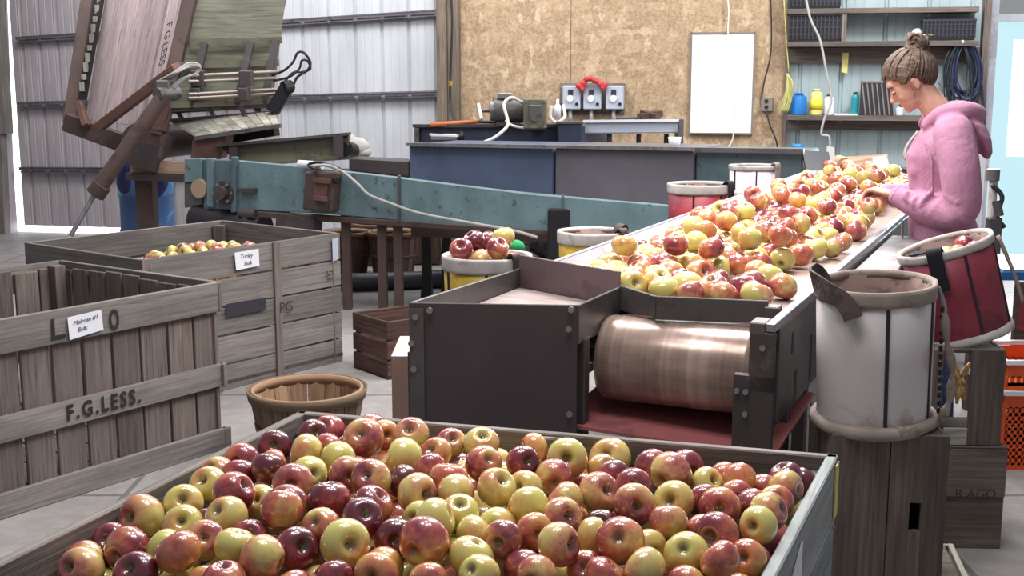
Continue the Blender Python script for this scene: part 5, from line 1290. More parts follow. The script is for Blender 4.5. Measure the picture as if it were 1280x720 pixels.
# small crate stack and carton near the front panel
t = thing('wooden_crate', 'small brown slatted crate on the floor left of the diverter chute', 'crate', (0,0,0))
K = v2(atz(485,475,0)); u1 = Vector((-.62,.78))*.36; u2 = Vector((.8,.6))*.46; ctr = K+u1/2+u2/2; t.location = (ctr.x,ctr.y,0)
for (z0,z1) in ((0,.095),(.11,.205),(.22,.32)):
    for (p,q) in ((K,K+u1),(K,K+u2),(K+u1,K+u1+u2),(K+u2,K+u1+u2)): out_board(p, q, z0, z1, .014, -.007, M['dark_crate'], 'side_slat', t)
for c in (K,K+u1,K+u2,K+u1+u2):
    e = c+(ctr-c).normalized()*.035; MB().box((e.x,e.y,.155),(.03,.03,.3)).build('corner_post', M['dark_crate'], t)
MB().hexa([(p.x,p.y,z) for p,z in ((K,.0),(K+u1,.0),(K+u1,.012),(K,.012),(K+u2,.0),(K+u1+u2,.0),(K+u1+u2,.012),(K+u2,.012))]).build('bottom_boards', M['dark_crate'], t)
k = atz(489,530,0.0); kx = aty(489,447,4.15); 
t = thing('cardboard_box', 'plain cardboard box standing beside the diverter chute', 'box', (kx.x+.14, 4.32, 0))
mb = MB(); mb.box((kx.x+.14,4.32,kx.z/2),(.28,.34,kx.z)); mb.build('carton', M['cardboard'], t, .004)
mb = MB().box((kx.x+.14,4.32,kx.z+.002),(.28,.34,.006)); mb.build('carton_flap', M['pink_wood'], t)
# ---------- apples ----------
AR = .04
def apple_mesh(seed, mat):
    rng = random.Random(seed); tall = rng.uniform(.86,.97); n = 26; m = 18; vs = []; fs = []
    kx, ky, lob = rng.uniform(-.07,.07), rng.uniform(-.07,.07), rng.uniform(.012,.03)
    for i in range(m+1):
        th = PI*i/m
        r = math.sin(th)*(1+.10*math.cos(th))           # wider above the middle
        z = math.cos(th)*tall
        # cavities
        rr = abs(r)
        if th < PI/2: z -= .44*math.exp(-(rr/.27)**2)
        else: z += .34*math.exp(-(rr/.25)**2)
        for k in range(n):
            an = 2*PI*k/n; q = r*(1+lob*math.cos(5*an+seed)*max(0,-math.cos(th)+.3)+.018*math.cos(2*an+seed))
            vs.append(Vector((q*math.cos(an)*AR+kx*z*AR*.6, q*math.sin(an)*AR+ky*z*AR*.6, z*AR)))
    for i in range(m):
        for k in range(n):
            fs.append((i*n+k, (i+1)*n+k, (i+1)*n+(k+1)%n, i*n+(k+1)%n))
    mb = MB().add(vs, fs, None, True)
    # dried stem
    a = rng.uniform(0,6.28); ln = rng.uniform(.12,.36)
    mb.tube([(0,0,(tall-.48)*AR), (math.cos(a)*.05*AR, math.sin(a)*.05*AR, (tall-.46+ln)*AR)], .0013, 5)
    me = mb.mesh('apple'); bm = bmesh.new(); bm.from_mesh(me); bmesh.ops.remove_doubles(bm, verts=bm.verts, dist=1e-5); bm.to_mesh(me); bm.free()
    at = me.attributes.new('lc', 'FLOAT_VECTOR', 'POINT'); co_ = []
    for v in me.vertices: co_ += list(v.co)
    at.data.foreach_set('vector', co_)
    me.materials.append(mat); return me
AM = {k: [apple_mesh(i*7+j, M['apple_'+k]) for i in range(3)] for j, k in enumerate('rpmgo')}
CN = {'r': 'dark red', 'p': 'rosy red', 'm': 'red-and-green', 'g': 'yellow-green', 'o': 'orange-flushed'}
arng = random.Random(77)
def put_apple(p, k, s=1.0, rot=None, where='', group=''):
    o = bpy.data.objects.new('apple', AM[k][arng.randrange(3)]); COL.objects.link(o)
    o.location = p; o.scale = (s, s, s)
    o.rotation_euler = rot if rot else (arng.uniform(-1.4,1.4), arng.uniform(-1.2,1.2), arng.uniform(0,6.28))
    o['label'] = '%s apple %s' % (CN[k], where); o['category'] = 'apple'; o['group'] = '%s apples %s' % (CN[k], group)
    return o
def relax(P, R, fixed, inside, it=60, zmax=None, zfloor=None):
    """push overlapping spheres apart; fixed spheres barely move"""
    n = len(P)
    for _ in range(it):
        cell = {}
        for i, p in enumerate(P): cell.setdefault((int(p.x//.1), int(p.y//.1), int(p.z//.1)), []).append(i)
        for i in range(n):
            c = (int(P[i].x//.1), int(P[i].y//.1), int(P[i].z//.1))
            for dx in (-1,0,1):
                for dy in (-1,0,1):
                    for dz in (-1,0,1):
                        for j in cell.get((c[0]+dx,c[1]+dy,c[2]+dz), ()):
                            if j <= i: continue
                            d = P[j]-P[i]; L = d.length; need = (R[i]+R[j])*.965
                            if L < need and L > 1e-6:
                                wi = .15 if fixed[i] else 1.0; wj = .15 if fixed[j] else 1.0
                                m = d/L*(need-L)*.8; P[i] -= m*(wi/(wi+wj)); P[j] += m*(wj/(wi+wj))
            P[i] = inside(P[i], R[i])
            if zmax and not fixed[i]: P[i].z = min(P[i].z, zmax(P[i]))
    return P
# near bin: the apples one sees, from the photograph (4x crops: origin, then cx, cy, r, kind)
SRC = {
(0,540): '155,690,90,m 300,705,70,p 410,690,108,m 490,560,88,r 630,600,115,r 725,700,110,r 745,415,112,m 920,350,85,g 1045,205,88,p 1020,290,95,g 935,465,100,g 1165,345,105,p 1215,150,80,p 1225,220,80,r 1160,450,95,m 825,590,80,g 1020,545,100,m 940,670,100,o 1040,712,85,o 1200,585,105,g 1060,440,50,r 1150,720,95,p',
(320,540): '95,75,74,r 285,20,82,r 245,115,95,g 380,80,50,o 100,170,55,o 10,200,88,r 410,135,78,g 455,-50,88,r 520,40,105,m 650,20,60,o 770,20,94,m 310,215,84,g 430,220,85,m 575,240,105,m 740,135,108,g 900,110,70,o 1010,60,58,m 1090,60,80,g 1140,160,97,p 880,200,75,p 960,240,90,o 715,260,60,r 1020,305,100,m 1230,290,105,g 805,330,108,m 165,270,105,m 20,340,50,g 150,380,92,m 360,350,108,r 90,440,108,p 20,530,70,p 570,390,95,p 520,455,108,r 690,520,92,r 195,580,110,r 340,500,105,p 460,610,128,g 80,690,100,p 830,430,80,g 890,470,112,g 1060,430,90,g 1105,510,90,g 1225,490,62,g 1240,580,80,m 840,600,135,p 1085,610,102,g 1110,710,108,g 590,700,100,o 650,640,70,o 860,730,80,p 180,730,80,p 0,610,48,g 330,725,80,p',
(640,540): '50,150,86,r 110,90,62,o 285,135,106,g 530,90,105,g 445,195,35,o 200,235,98,p 30,290,84,g 90,400,95,g 250,350,105,p 405,320,112,m 500,225,52,r 705,175,78,p 610,270,95,p 810,225,110,m 900,130,102,p 970,260,62,g 1060,240,56,o 1175,260,86,o 1275,280,58,r 580,390,110,m 810,355,106,g 215,450,105,m 385,520,82,g 470,470,45,r 770,480,102,m 960,360,62,r 1055,400,106,p 1150,350,52,p 1240,395,76,r 60,530,72,o -10,560,55,g 530,590,126,p 690,560,72,g 215,610,112,m 60,640,82,p 860,640,116,g 950,520,62,p 1080,560,116,p 1200,500,55,r 680,680,102,m 380,660,64,p 110,725,98,p 460,725,92,o 1080,690,105,o 860,740,85,p 1180,730,70,p',
(960,540): '45,265,70,r 200,240,64,r 125,315,96,m -5,380,55,o 90,455,98,m 40,545,98,g -20,640,60,o 10,700,70,o',
(320,360): '580,705,60,p'}
P = []; R = []; K = []
wl = (NA-NC).normalized()
def rimdepth(p):       # depth of the heap below the rim
    q = Vector((p.x,p.y)); back = (NB-NA).normalized(); nb = Vector((-back.y, back.x))
    if nb.dot(ctr_near-NA) < 0: nb = -nb
    u = (q-NA).dot(nb)                          # distance from the back edge
    v = (q-NA).dot(back)/(NB-NA).length         # 0 left .. 1 right
    h = .035-.055*(max(0,v-.35))-.05*max(0,.18-v)/.18 - .02*max(0,.2-u)/.2*(1 if v > .3 else 0)
    h += .035*math.sin(min(1,u/.9)*PI)
    return h
ctr_near = (NA+NB+NC+ND)/4
for (ox, oy), s in SRC.items():
    for tok in s.split():
        x, y, r, k = tok.split(','); x = ox+float(x)/4; y = oy+float(y)/4; r = float(r)/4
        z = TB
        for _ in range(5):
            p = atz(x, y, z); z = TB+rimdepth(p)-.036
        # apples that show small are lower in the heap
        dist = math.sqrt(p.x**2+p.y**2+(CH-p.z)**2); R_ = r*dist/FOC
        if R_ < .033:
            z -= (.036-R_)*1.1; p = atz(x, y, z); R_ = max(R_*1.15, .033)
        P.append(p); R.append(min(.0475, R_)); K.append(k)
nvis = len(P); fixed = [True]*nvis
# the layers beneath
edgeN = []
for (a, b_) in ((NA,NB),(NA,NC),(NB,ND),(NC,ND)):
    d_ = (b_-a).normalized(); n_ = Vector((d_.y,-d_.x)); n_ = n_ if n_.dot(ctr_near-a) > 0 else -n_; edgeN.append((a, n_))
def inside_near(p, r):
    for (a, n_) in edgeN:
        d_ = (Vector((p.x,p.y))-a).dot(n_)-(r*.98+.024)
        if d_ < 0: p = p-Vector((n_.x,n_.y,0))*d_
    return p
uu = (NB-NA); vv = (NC-NA)
for layer in range(2):
    st = .079
    n1, n2 = int(uu.length/st), int(vv.length/(st*.88))
    for j in range(n2):
        for i in range(n1):
            q = NA+uu*((i+.5+.5*((j+layer)%2))/n1)+vv*((j+.5)/n2)
            if (q-NA).dot(Vector((0,-1))) > .95: pass
            p = Vector((q.x+arng.uniform(-.012,.012), q.y+arng.uniform(-.012,.012), 0)); p.z = TB+rimdepth(p)-.036-.062*(layer+1)+arng.uniform(-.008,.008)
            pp = proj_px(p)
            if pp[1] > 790 or pp[0] < -60: continue
            P.append(p); R.append(arng.uniform(.036,.041)); K.append(arng.choice('rppmmggo')); fixed.append(False)
P = relax(P, R, fixed, inside_near, 40, lambda p: TB+rimdepth(p)-.036-.040)
PX = []
for i, p in enumerate(P):
    PX.append(proj_px(p))
# keep the buried layer only where it can still be seen (near-top) and cap the total
keep = list(range(nvis))+[i for i in range(nvis, len(P)) if P[i].z > TB+rimdepth(P[i])-.036-.10]
near_pos = []
for i in keep:
    vis = i < nvis
    rot = None
    if vis and arng.random() < .55:
        # turn a stem or blossom cavity towards the viewer side
        tgt = Vector((arng.uniform(-.7,.7), -1, arng.uniform(-.1,1.0))).normalized()
        if arng.random() < .45: tgt = -tgt
        qn = tgt.to_track_quat('Z','Y'); e = (qn @ Euler((0,0,arng.uniform(0,6.28))).to_quaternion()).to_euler(); rot = tuple(e)
    put_apple(P[i], K[i], R[i]/.0415, rot, 'in the heap filling the near foreground bin', 'in the near bin')
# apples in the back bin
bt = .745
polyb = [Bq, A, Dq, Cq]; cb = (A+Cq)/2
edgeN_b = []
for (a, b_) in ((Bq,A),(A,Dq),(Dq,Cq),(Cq,Bq)):
    d_ = (b_-a).normalized(); n_ = Vector((d_.y,-d_.x)); n_ = n_ if n_.dot(cb-a) > 0 else -n_; edgeN_b.append((a, n_))
def inside_b(p, r):
    for (a, n_) in edgeN_b:
        d_ = (Vector((p.x,p.y))-a).dot(n_)-(r+.03)
        if d_ < 0: p = p-Vector((n_.x,n_.y,0))*d_
    return p
P = []; R = []; K = []; fixed = []
hb = lambda q: bt-.05-.28*abs((q-cb).dot(dB)-.05)**1.5-.30*max(0,(q-cb).dot(Vector((-dB.y,dB.x)))*1.0)
for j in range(14):
    for i in range(16):
        q = Bq+(A-Bq)*((i+.5+.5*(j%2))/16)+(Cq-Bq)*((j+.5)/14)
        p = Vector((q.x+arng.uniform(-.015,.015), q.y+arng.uniform(-.015,.015), hb(q)+arng.uniform(-.02,.02)-.01))
        pp = proj_px(p)
        if pp[1] < 280 or pp[0] > 300 and pp[1] < 296: pass
        P.append(p); R.append(arng.uniform(.035,.042)); K.append(arng.choice('gggoommpr')); fixed.append(False)
P = relax(P, R, fixed, inside_b, 30)
PB = []
for i, p in enumerate(P):
    put_apple(p, K[i], R[i]/.0415, None, 'in the grey bin behind the slatted bin', 'in the back bin')
# apples on the belt
P = []; R = []; K = []; fixed = []
def inside_t(p, r):
    u = Vector((p.x,p.y))-TO; a = u.dot(TN); b_ = u.dot(TD)
    lo = -.75+r*.9; hi = -.045-r
    if p.z < BZ+r*.93: p.z = BZ+r*.93
    na = min(max(a, lo), hi)
    bmin = .225+r
    if na < -.37: bmin = .17+r+max(0,(-.37-na))*.9+.01
    if na < -.522: bmin = .31+r+(-.522-na)*.45
    nb = max(b_, bmin)
    if na != a or nb != b_:
        q = TL(na, nb, p.z); return q
    return p
y = .3; row = 0
while y < 5.35:
    sp = .0985; x = -.70+(row%2)*sp/2+arng.uniform(-.01,.01)
    edge = -.10-.02*math.sin(y*3)-(.05 if y < 1.0 else 0)
    while x < edge:
        if not (arng.random() < .02 or (x > edge-.09 and arng.random() < .35)):
            p = TL(x+arng.uniform(-.012,.012), y+arng.uniform(-.012,.012), 0); r = arng.uniform(.042,.050); p.z = BZ+r*.93
            P.append(p); R.append(r); K.append(arng.choice('ggggooomppmr')); fixed.append(False)
        x += sp+arng.uniform(-.004,.01)
    y += sp*.9+arng.uniform(0,.008); row += 1
for (x, y, r, k) in ((-.12,.30,.049,'p'),(-.19,.42,.046,'m'),(-.055,.52,.045,'g')): P.append(TL(x,y,BZ+r*.93)); R.append(r); K.append(k); fixed.append(True)
for i, p in enumerate(P):
    u = Vector((p.x,p.y))-TO
    if u.dot(TD) < .55 and u.dot(TN) > -.34: K[i] = 'pmp'[i%3]
P = relax(P, R, fixed, inside_t, 40)
for i in range(len(P)): P[i].z = BZ+R[i]*.93
# a few apples riding on top of the others
base = list(P); nb_ = len(base); added = 0
for _ in range(1500):
    if added > 60: break
    a = -.66+arng.random()*.46; b_ = .6+arng.random()*4.3; p = TL(a, b_, BZ+.106)
    if all((p-q).length > .072 for q in P[nb_:]) :
        near = [q for q in base if Vector((q.x-p.x,q.y-p.y)).length < .09]
        if len(near) < 3: continue
        z = max(q.z+math.sqrt(max(0,.086**2-Vector((q.x-p.x,q.y-p.y)).length_squared)) for q in near)
        if z > BZ+.128: continue
        p.z = z; P.append(p); R.append(.044); K.append(arng.choice('gomp')); added += 1
for i, p in enumerate(P):
    rot = None
    if arng.random() < .5: rot = (arng.uniform(-.5,.5)+(0 if arng.random() < .6 else PI), arng.uniform(-.5,.5), arng.uniform(0,6.28))
    put_apple(p, K[i], R[i]/.0415, rot, 'spread out on the sorting table belt', 'on the sorting table')
# apples in the yellow bucket and the red bucket
def rest(pxs, Y, labs):
    for (x, y, r, k), lb in zip(pxs, labs):
        p = aty(x, y, Y); o = put_apple(p, k, r, None, '', ''); o['label'] = lb
        del o['group']
yb = byel.location; top = 1.04
bb = [(-.085,-.05,1.03,'p','red-streaked apple at the front left of the yellow bucket'),(-.045,.04,1.045,'r','dark red apple at back left in the yellow bucket'),(.035,-.06,1.035,'p','glossy red apple at the front right of yellow bucket'),(.055,.03,1.06,'g','yellow apple on top at right of the yellow bucket'),(.0,.09,1.035,'r','red apple at the back of the yellow bucket'),(-.02,-.01,.985,'m','half-hidden apple in the middle of the yellow bucket'),(.09,-.03,.985,'m','half-hidden apple against the right rim of yellow bucket'),(-.09,.02,.965,'o','half-hidden apple against the left rim of yellow bucket')]
for (dx, dy, z, k, lb) in bb:
    o = put_apple((yb.x+dx, yb.y+dy, z+.012), k, 1.0); o['label'] = lb; del o['group']
rl = rb.location
for (dx, dy, z, k, lb) in ((.045,-.03,1.055,'o','orange-flushed apple near the rim of the deep red bucket'),(.10,.02,1.07,'r','red apple highest in the deep red bucket'),(.02,.05,1.045,'m','apple at the back of the deep red bucket'),(-.04,.0,1.025,'r','apple in the left half of the deep red bucket'),(.11,-.06,1.055,'p','apple against right rim of the deep red bucket')):
    o = put_apple(wmat(rb) @ Vector((dx*.8-.01, dy*.8, z-.76)), k, .95); o['label'] = lb; del o['group']
# ---------- the person sorting apples ----------
WX, WY = 1.80, 5.02
WR = math.radians(166)
person = thing('person', 'person in pink hooded sweatshirt with hair in a bun, looking down over the apples', 'person', (WX, WY, 0), WR)
V = Vector
# local: +x forward, +y the person's left (towards the viewer), z up
def arm_pts(sd):
    if sd > 0: return [V((-.015,.155,1.385)), V((-.045,.205,1.23)), V((-.050,.205,1.075)), V((.08,.15,1.085)), V((.195,.09,1.130))]
    return [V((-.01,-.155,1.385)), V((.0,-.21,1.24)), V((.02,-.21,1.09)), V((.12,-.15,1.10)), V((.225,-.03,1.125))]
hp = math.radians(36)    # head pitched forwards
HC = V((.150,0,1.592))
Rh = Matrix.Rotation(hp, 3, 'Y')
hl = lambda x, y, z: HC + Rh @ V((x, y, z))
mb = MB()
# legs, hips, torso
for s in (-1,1):
    limb(mb, [(-.01,.085*s,.90),(.0,.09*s,.70),(.0,.095*s,.48),(-.02,.095*s,.28),(-.03,.095*s,.09)], [.092,.082,.058,.055,.042])
    limb(mb, [(-.05,.095*s,.05),(.05,.1*s,.04),(.15,.105*s,.03)], [.045,.042,.03])
X, Y_ = V((1,0,0)), V((0,1,0))
loft(mb, [((-.02,0,.86),X*.10,Y_*.155),((-.01,0,.95),X*.115,Y_*.165),((.005,0,1.05),X*.10,Y_*.135),((.01,0,1.15),X*.10,Y_*.135),((.01,0,1.27),X*.115,Y_*.155),((0,0,1.37),X*.10,Y_*.165),((.0,0,1.42),X*.075,Y_*.11)], 24)
limb(mb, [(.0,0,1.40),(.035,0,1.47),(.085,0,1.535),(.11,0,1.57)], [.062,.055,.054,.056])
for s in (-1,1):
    A_ = arm_pts(s); limb(mb, A_, [.052,.045,.038,.036,.026])
    # hand: palm and five fingers, curled over an apple
    w0 = A_[-1]; fw = (A_[-1]-A_[-2]).normalized(); fw = (fw+V((.2,0,-.10 if s > 0 else -.2))).normalized()
    sd = V((0,0,1)).cross(fw).normalized(); up = fw.cross(sd).normalized()
    pc = w0+fw*.045
    loft(mb, [(w0, sd*.024, up*.019), (w0+fw*.03, sd*.034, up*.016), (w0+fw*.065, sd*.040, up*.014), (w0+fw*.09, sd*.040, up*.012)], 14)
    for i, (o, L) in enumerate(((-.030,.056),(-.010,.064),(.010,.060),(.030,.048))):
        b0 = w0+fw*.085+sd*o; d1 = (fw*.9-up*.35+sd*o*2).normalized(); d2 = (fw*.55-up*.85).normalized(); d3 = (fw*.1-up).normalized()
        p1 = b0+d1*L*.42; p2 = p1+d2*L*.34; p3 = p2+d3*L*.28
        limb(mb, [b0-fw*.015, b0, p1, p2, p3], [.0095,.0095,.009,.008,.0065], 8, 3)
    ts = -s if True else s
    b0 = w0+fw*.025+sd*(.03*(-1 if s > 0 else 1)); dt_ = (fw*.7+sd*(.6*(-1 if s > 0 else 1))-up*.4).normalized()
    limb(mb, [b0-dt_*.01, b0+dt_*.025, b0+dt_*.05-up*.008, b0+dt_*.062+fw*.012-up*.016], [.014,.012,.010,.008], 8, 3)
# head: cranium, face, jaw, nose, lips, chin, brow, cheeks, ears
E3 = lambda rx, ry, rz: Rh.to_4x4()
def hb_(c, r): mb.ball(hl(*c), r, 20, 14, Rh.to_4x4())
hb_((-.012,0,.028),(.096,.074,.088)); hb_((.030,0,-.012),(.058,.062,.085)); hb_((.034,0,-.062),(.046,.048,.045)); hb_((.060,0,-.088),(.021,.023,.018))
hb_((.066,0,.030),(.022,.048,.030)); hb_((.052,.030,-.030),(.026,.024,.028)); hb_((.052,-.030,-.030),(.026,.024,.028))
hb_((.0,0,-.045),(.055,.050,.040))
loft(mb, [(hl(.080,0,.012), Rh@V((.006,0,0)), Rh@V((0,.008,0))), (hl(.090,0,-.006), Rh@V((.008,0,0)), Rh@V((0,.009,0))), (hl(.100,0,-.022), Rh@V((.010,0,0)), Rh@V((0,.011,0))), (hl(.099,0,-.031), Rh@V((.010,0,0)), Rh@V((0,.014,0)))], 12)
hb_((.079,0,-.052),(.012,.022,.006)); hb_((.077,0,-.063),(.012,.019,.007))
for s in (-1,1):
    hb_((-.012,.074*s,-.008),(.017,.008,.028)); hb_((-.006,.076*s,.004),(.014,.009,.014)); hb_((-.010,.073*s,-.030),(.009,.007,.010))
mb.v = [wmat(person) @ v for v in mb.v]
body = baked(mb, 'body', M['skin'], person, .0042, 1)
def lw(mb): mb.v = [wmat(person) @ v for v in mb.v]; return mb
# eyes (lids lowered), brows, lips
mb = MB()
for s in (-1,1): mb.ball(hl(.078,.030*s,.004),(.010,.014,.006),14,8,Rh.to_4x4())
lw(mb).build('eyelid', M['skin'], person)
mb = MB()
for s in (-1,1): mb.tube([hl(.083,.018*s,-.003), hl(.086,.030*s,-.0045), hl(.076,.043*s,-.002)], .0022, 6)
lw(mb).build('eyelashes', M['eye_dark'], person)
for s in (-1,1):
    mb = MB(); mb.tube([hl(.087,.015*s,.024), hl(.086,.030*s,.029), hl(.074,.046*s,.024)], .0032, 6); lw(mb).build('eyebrow', M['brow'], person)
mb = MB(); mb.ball(hl(.084,0,-.053),(.0095,.020,.0052),12,8,Rh.to_4x4()); mb.ball(hl(.082,0,-.062),(.0095,.017,.0056),12,8,Rh.to_4x4())
lw(mb).build('lips', M['lip'], person)
# hair cap
mb = MB(); mb.ball((0,0,0),(1,1,1),56,40)
def hairline(x):
    pts = [(-.13,-.070),(-.06,-.060),(-.040,-.040),(-.026,.004),(-.006,.022),(.010,.016),(.024,.004),(.036,.018),(.054,.050),(.074,.080),(.12,.10)]
    for (a, za), (b_, zb) in zip(pts[:-1], pts[1:]):
        if x <= b_: return za+(zb-za)*max(0,min(1,(x-a)/(b_-a)))
    return .08
HX, HY, HZ = .108, .086, .104
hcap = lambda d: V((d.x*HX-.017, d.y*HY, d.z*HZ+.030))
loc = []
for v in mb.v:
    q = hcap(v); k = 1+.03*noise.noise(V((q.x*22, q.y*22, q.z*22)))
    if q.z < .02: k *= 1-.9*min(.06,.02-q.z)
    loc.append(V((q.x*k, q.y*k, .03+(q.z-.03)*k)))
keep_f = []
for f in mb.f:
    c = sum((loc[i] for i in f), V((0,0,0)))/len(f)
    if c.z > hairline(c.x): keep_f.append(f)
m2 = MB(); m2.add([wmat(person) @ hl(*v) for v in loc], keep_f, None, True)
hair = m2.build('hair', M['hair'], person)
so = hair.modifiers.new('s','SOLIDIFY'); so.thickness = .008; so.offset = -1
# locks drawn back to the bun, and loose strands
rng = random.Random(9); mb = MB(); bdir = V((-.72,0,.70)).normalized()
for i in range(150):
    an = rng.uniform(-PI, PI); x0 = -.017+HX*math.cos(an); z0 = hairline(x0)+rng.uniform(-.004,.02); zz = min(.9, max(-.93, (z0-.03)/HZ)); sc = math.sqrt(1-zz*zz)
    x0 = -.017+HX*sc*math.cos(an); z0 = hairline(x0)+rng.uniform(-.003,.03)*(rng.random()); zz = min(.9, max(-.93, (z0-.03)/HZ)); sc = math.sqrt(1-zz*zz)
    d0 = V((sc*math.cos(an), sc*math.sin(an), zz)).normalized(); pts = []
    sway = V((rng.uniform(-.12,.12), rng.uniform(-.12,.12), rng.uniform(-.12,.12)))
    for k in range(7):
        u = k/6; d = (d0*(1-u)+bdir*u+sway*math.sin(PI*u)).normalized(); pts.append(hl(*(hcap(d)*(1.0+.012*math.sin(PI*u)+rng.uniform(0,.006)))))
    n_ = 19; mb.tube(smooth_path(pts,3), [.0012+.0042*math.sin(PI*min(1,.08+q/24)) for q in range(n_)], 6)
lw(mb).build('hair_strands', M['hair'], person)
mb = MB(); bc = V((-.108,0,.112))
for i in range(20):
    c = hl(*bc); R1 = rng.uniform(.024,.046); ax = V((rng.uniform(-1,1), rng.uniform(-1,1), rng.uniform(-1,1))).normalized(); u = ax.orthogonal().normalized(); w_ = ax.cross(u)
    pts = [c+V((rng.uniform(-.005,.005) for _ in range(3)))+(u*math.cos(2*PI*k/10)*R1*1.2+w_*math.sin(2*PI*k/10)*R1*.8) for k in range(10)]
    mb.tube(smooth_path(pts,2,True), rng.uniform(.005,.009), 7, True)
mb.ball(hl(-.100,0,.104),(.036,.036,.030),14,10)
for i in range(9):
    a = rng.uniform(0,6.28); s0 = hl(*bc)+V((.03*math.cos(a), .02*math.sin(a), .02)); mb.tube(smooth_path([s0, s0+V((.014*math.cos(a),.012*math.sin(a),.018)), s0+V((.034*math.cos(a),.03*math.sin(a),.012))],3), .0018, 5)
lw(mb).build('hair_bun', M['hair'], person)
mb = MB()
for (p, q, r) in (((.010,.086,.01),(.014,.088,-.035),(.022,.082,-.06)),((-.085,.03,-.06),(-.085,.045,-.085),(-.075,.05,-.1))): mb.tube(smooth_path([hl(*p),hl(*q),hl(*r)],3), .0018, 5)
lw(mb).build('loose_strand', M['hair'], person)
# hooded sweatshirt
mb = MB()
tilt = lambda c, a, b: (V(c), a, b)
loft(mb, [((-.018,0,.925),V((.138,0,.01)),Y_*.184),((-.015,0,.965),V((.140,0,.01)),Y_*.186),((-.012,0,1.00),V((.142,0,.01)),Y_*.185),((-.002,0,1.05),V((.128,0,0)),Y_*.165),((.004,0,1.13),V((.124,0,0)),Y_*.160),((.008,0,1.22),V((.136,0,0)),Y_*.172),((.010,0,1.29),V((.142,0,0)),Y_*.18),((-.004,0,1.36),V((.125,0,0)),Y_*.182),((-.006,0,1.405),V((.100,0,0)),Y_*.150),((.004,0,1.435),V((.078,0,0)),Y_*.095)], 28)
for s in (-1,1): mb.ball((.085,.060*s,1.235),(.055,.065,.065),16,10)
for s in (-1,1):
    A_ = arm_pts(s); P4 = A_[:-1]+[A_[-2]+(A_[-1]-A_[-2])*.95]
    limb(mb, [A_[0]+V((0,-.03*s,.0))]+P4, [.070,.080,.078,.072,.060,.040], 18, 5)
    w0 = P4[-1]; fwv = (A_[-1]-A_[-2]).normalized()
    limb(mb, [w0-fwv*.05, w0+fwv*.004], [.043,.036], 16, 3)
    for k in range(7):    # folds at the elbow and along the forearm
        u = k/6; a = A_[2]+(A_[4]-A_[2])*(.02+.75*u)+V((0,.02*s,.012*math.sin(k*2))); 
        ring = []
        for q in range(9):
            an = PI*(.15+.7*q/8)+ (.3 if k%2 else -.2); ring.append(a+V((.02*math.sin(an*2+k), (.052-.016*u)*math.cos(an-PI/2+.0)*s, (.066-.022*u)*math.cos(an))))
        mb.tube(ring, [.004,.008,.011,.012,.012,.011,.010,.007,.004], 8)
    for k in range(3):
        z = 1.12+.05*k; mb.tube(smooth_path([(.02,.25*s-.02,z+.03),(-.03,.275*s-.01*k*s,z),(-.09,.245*s,z-.03)],3), [.004,.006,.009,.011,.009,.006,.004], 8)
for k in range(5):   # waist folds
    z = 1.0+.035*k; mb.tube(smooth_path([(.09,.10,z-.02),(.02,.165,z+.012*(k%2)),(-.07,.155,z+.02),(-.12,.07,z+.01)],4), [.004]+[.009]*11+[.004], 8)
mb.tube(smooth_path([(.10,.17,1.36),(.07,.195,1.30),(.06,.20,1.22),(.05,.19,1.14)],4), [.004]+[.008]*11+[.004], 8)
mb.tube(smooth_path([(-.04,.20,1.40),(-.085,.185,1.33),(-.095,.17,1.25),(-.09,.16,1.17)],4), [.004]+[.009]*11+[.004], 8)
# hood lying round the neck and down the back
hoodp = [V((.085,.055,1.405)), V((.055,.085,1.445)), V((-.005,.100,1.475)), V((-.075,.085,1.475)), V((-.118,.0,1.46)), V((-.075,-.085,1.475)), V((-.005,-.100,1.475)), V((.055,-.085,1.445)), V((.085,-.055,1.405))]
mb.tube(smooth_path(hoodp,4), [.020]+[.030]*4+[.036]*5+[.040]*13+[.036]*5+[.030]*4+[.020], 12)
loft(mb, [((-.070,0,1.462),V((.050,0,.01)),Y_*.100),((-.105,0,1.425),V((.052,0,.015)),Y_*.125),((-.135,0,1.375),V((.045,0,.02)),Y_*.120),((-.155,0,1.325),V((.032,0,.02)),Y_*.095),((-.160,0,1.295),V((.020,0,.01)),Y_*.06)], 20)
mb.v = [wmat(person) @ v for v in mb.v]
hoodie = baked(mb, 'hoodie', M['fleece'], person, .0065, 5); hoodie['label'] = 'pink hooded sweatshirt'
mb = MB()
for s in (1,-1):
    A_ = arm_pts(s); w0 = A_[-2]+(A_[-1]-A_[-2])*.93; fwv = (A_[-1]-A_[-2]).normalized(); u = fwv.orthogonal().normalized(); w_ = fwv.cross(u)
    mb.tube([w0+(u*math.cos(2*PI*k/16)+w_*math.sin(2*PI*k/16))*.034 for k in range(16)], .008, 7, True)
lw(mb).build('cuff', M['fleece'], person)
mb = MB().tube(smooth_path([(.110,.03,1.39),(.150,.035,1.33),(.158,.04,1.27)],4), .0035, 6)
mb.tube(smooth_path([(.110,-.01,1.39),(.150,-.01,1.33),(.160,-.01,1.28)],4), .0035, 6); lw(mb).build('drawstring', M['canvas_light'], person)
mb = MB()
for s in (-1,1): limb(mb, [(-.01,.088*s,.93),(.0,.092*s,.70),(.0,.097*s,.48),(-.02,.097*s,.28),(-.03,.097*s,.07)], [.108,.098,.074,.068,.066], 16)
loft(mb, [((-.02,0,.84),X*.118,Y_*.175),((-.015,0,.93),X*.130,Y_*.18),((-.005,0,1.0),X*.118,Y_*.162)], 24)
mb.v = [wmat(person) @ v for v in mb.v]; jeans = baked(mb, 'jeans', M['denim'], person, .009, 2)
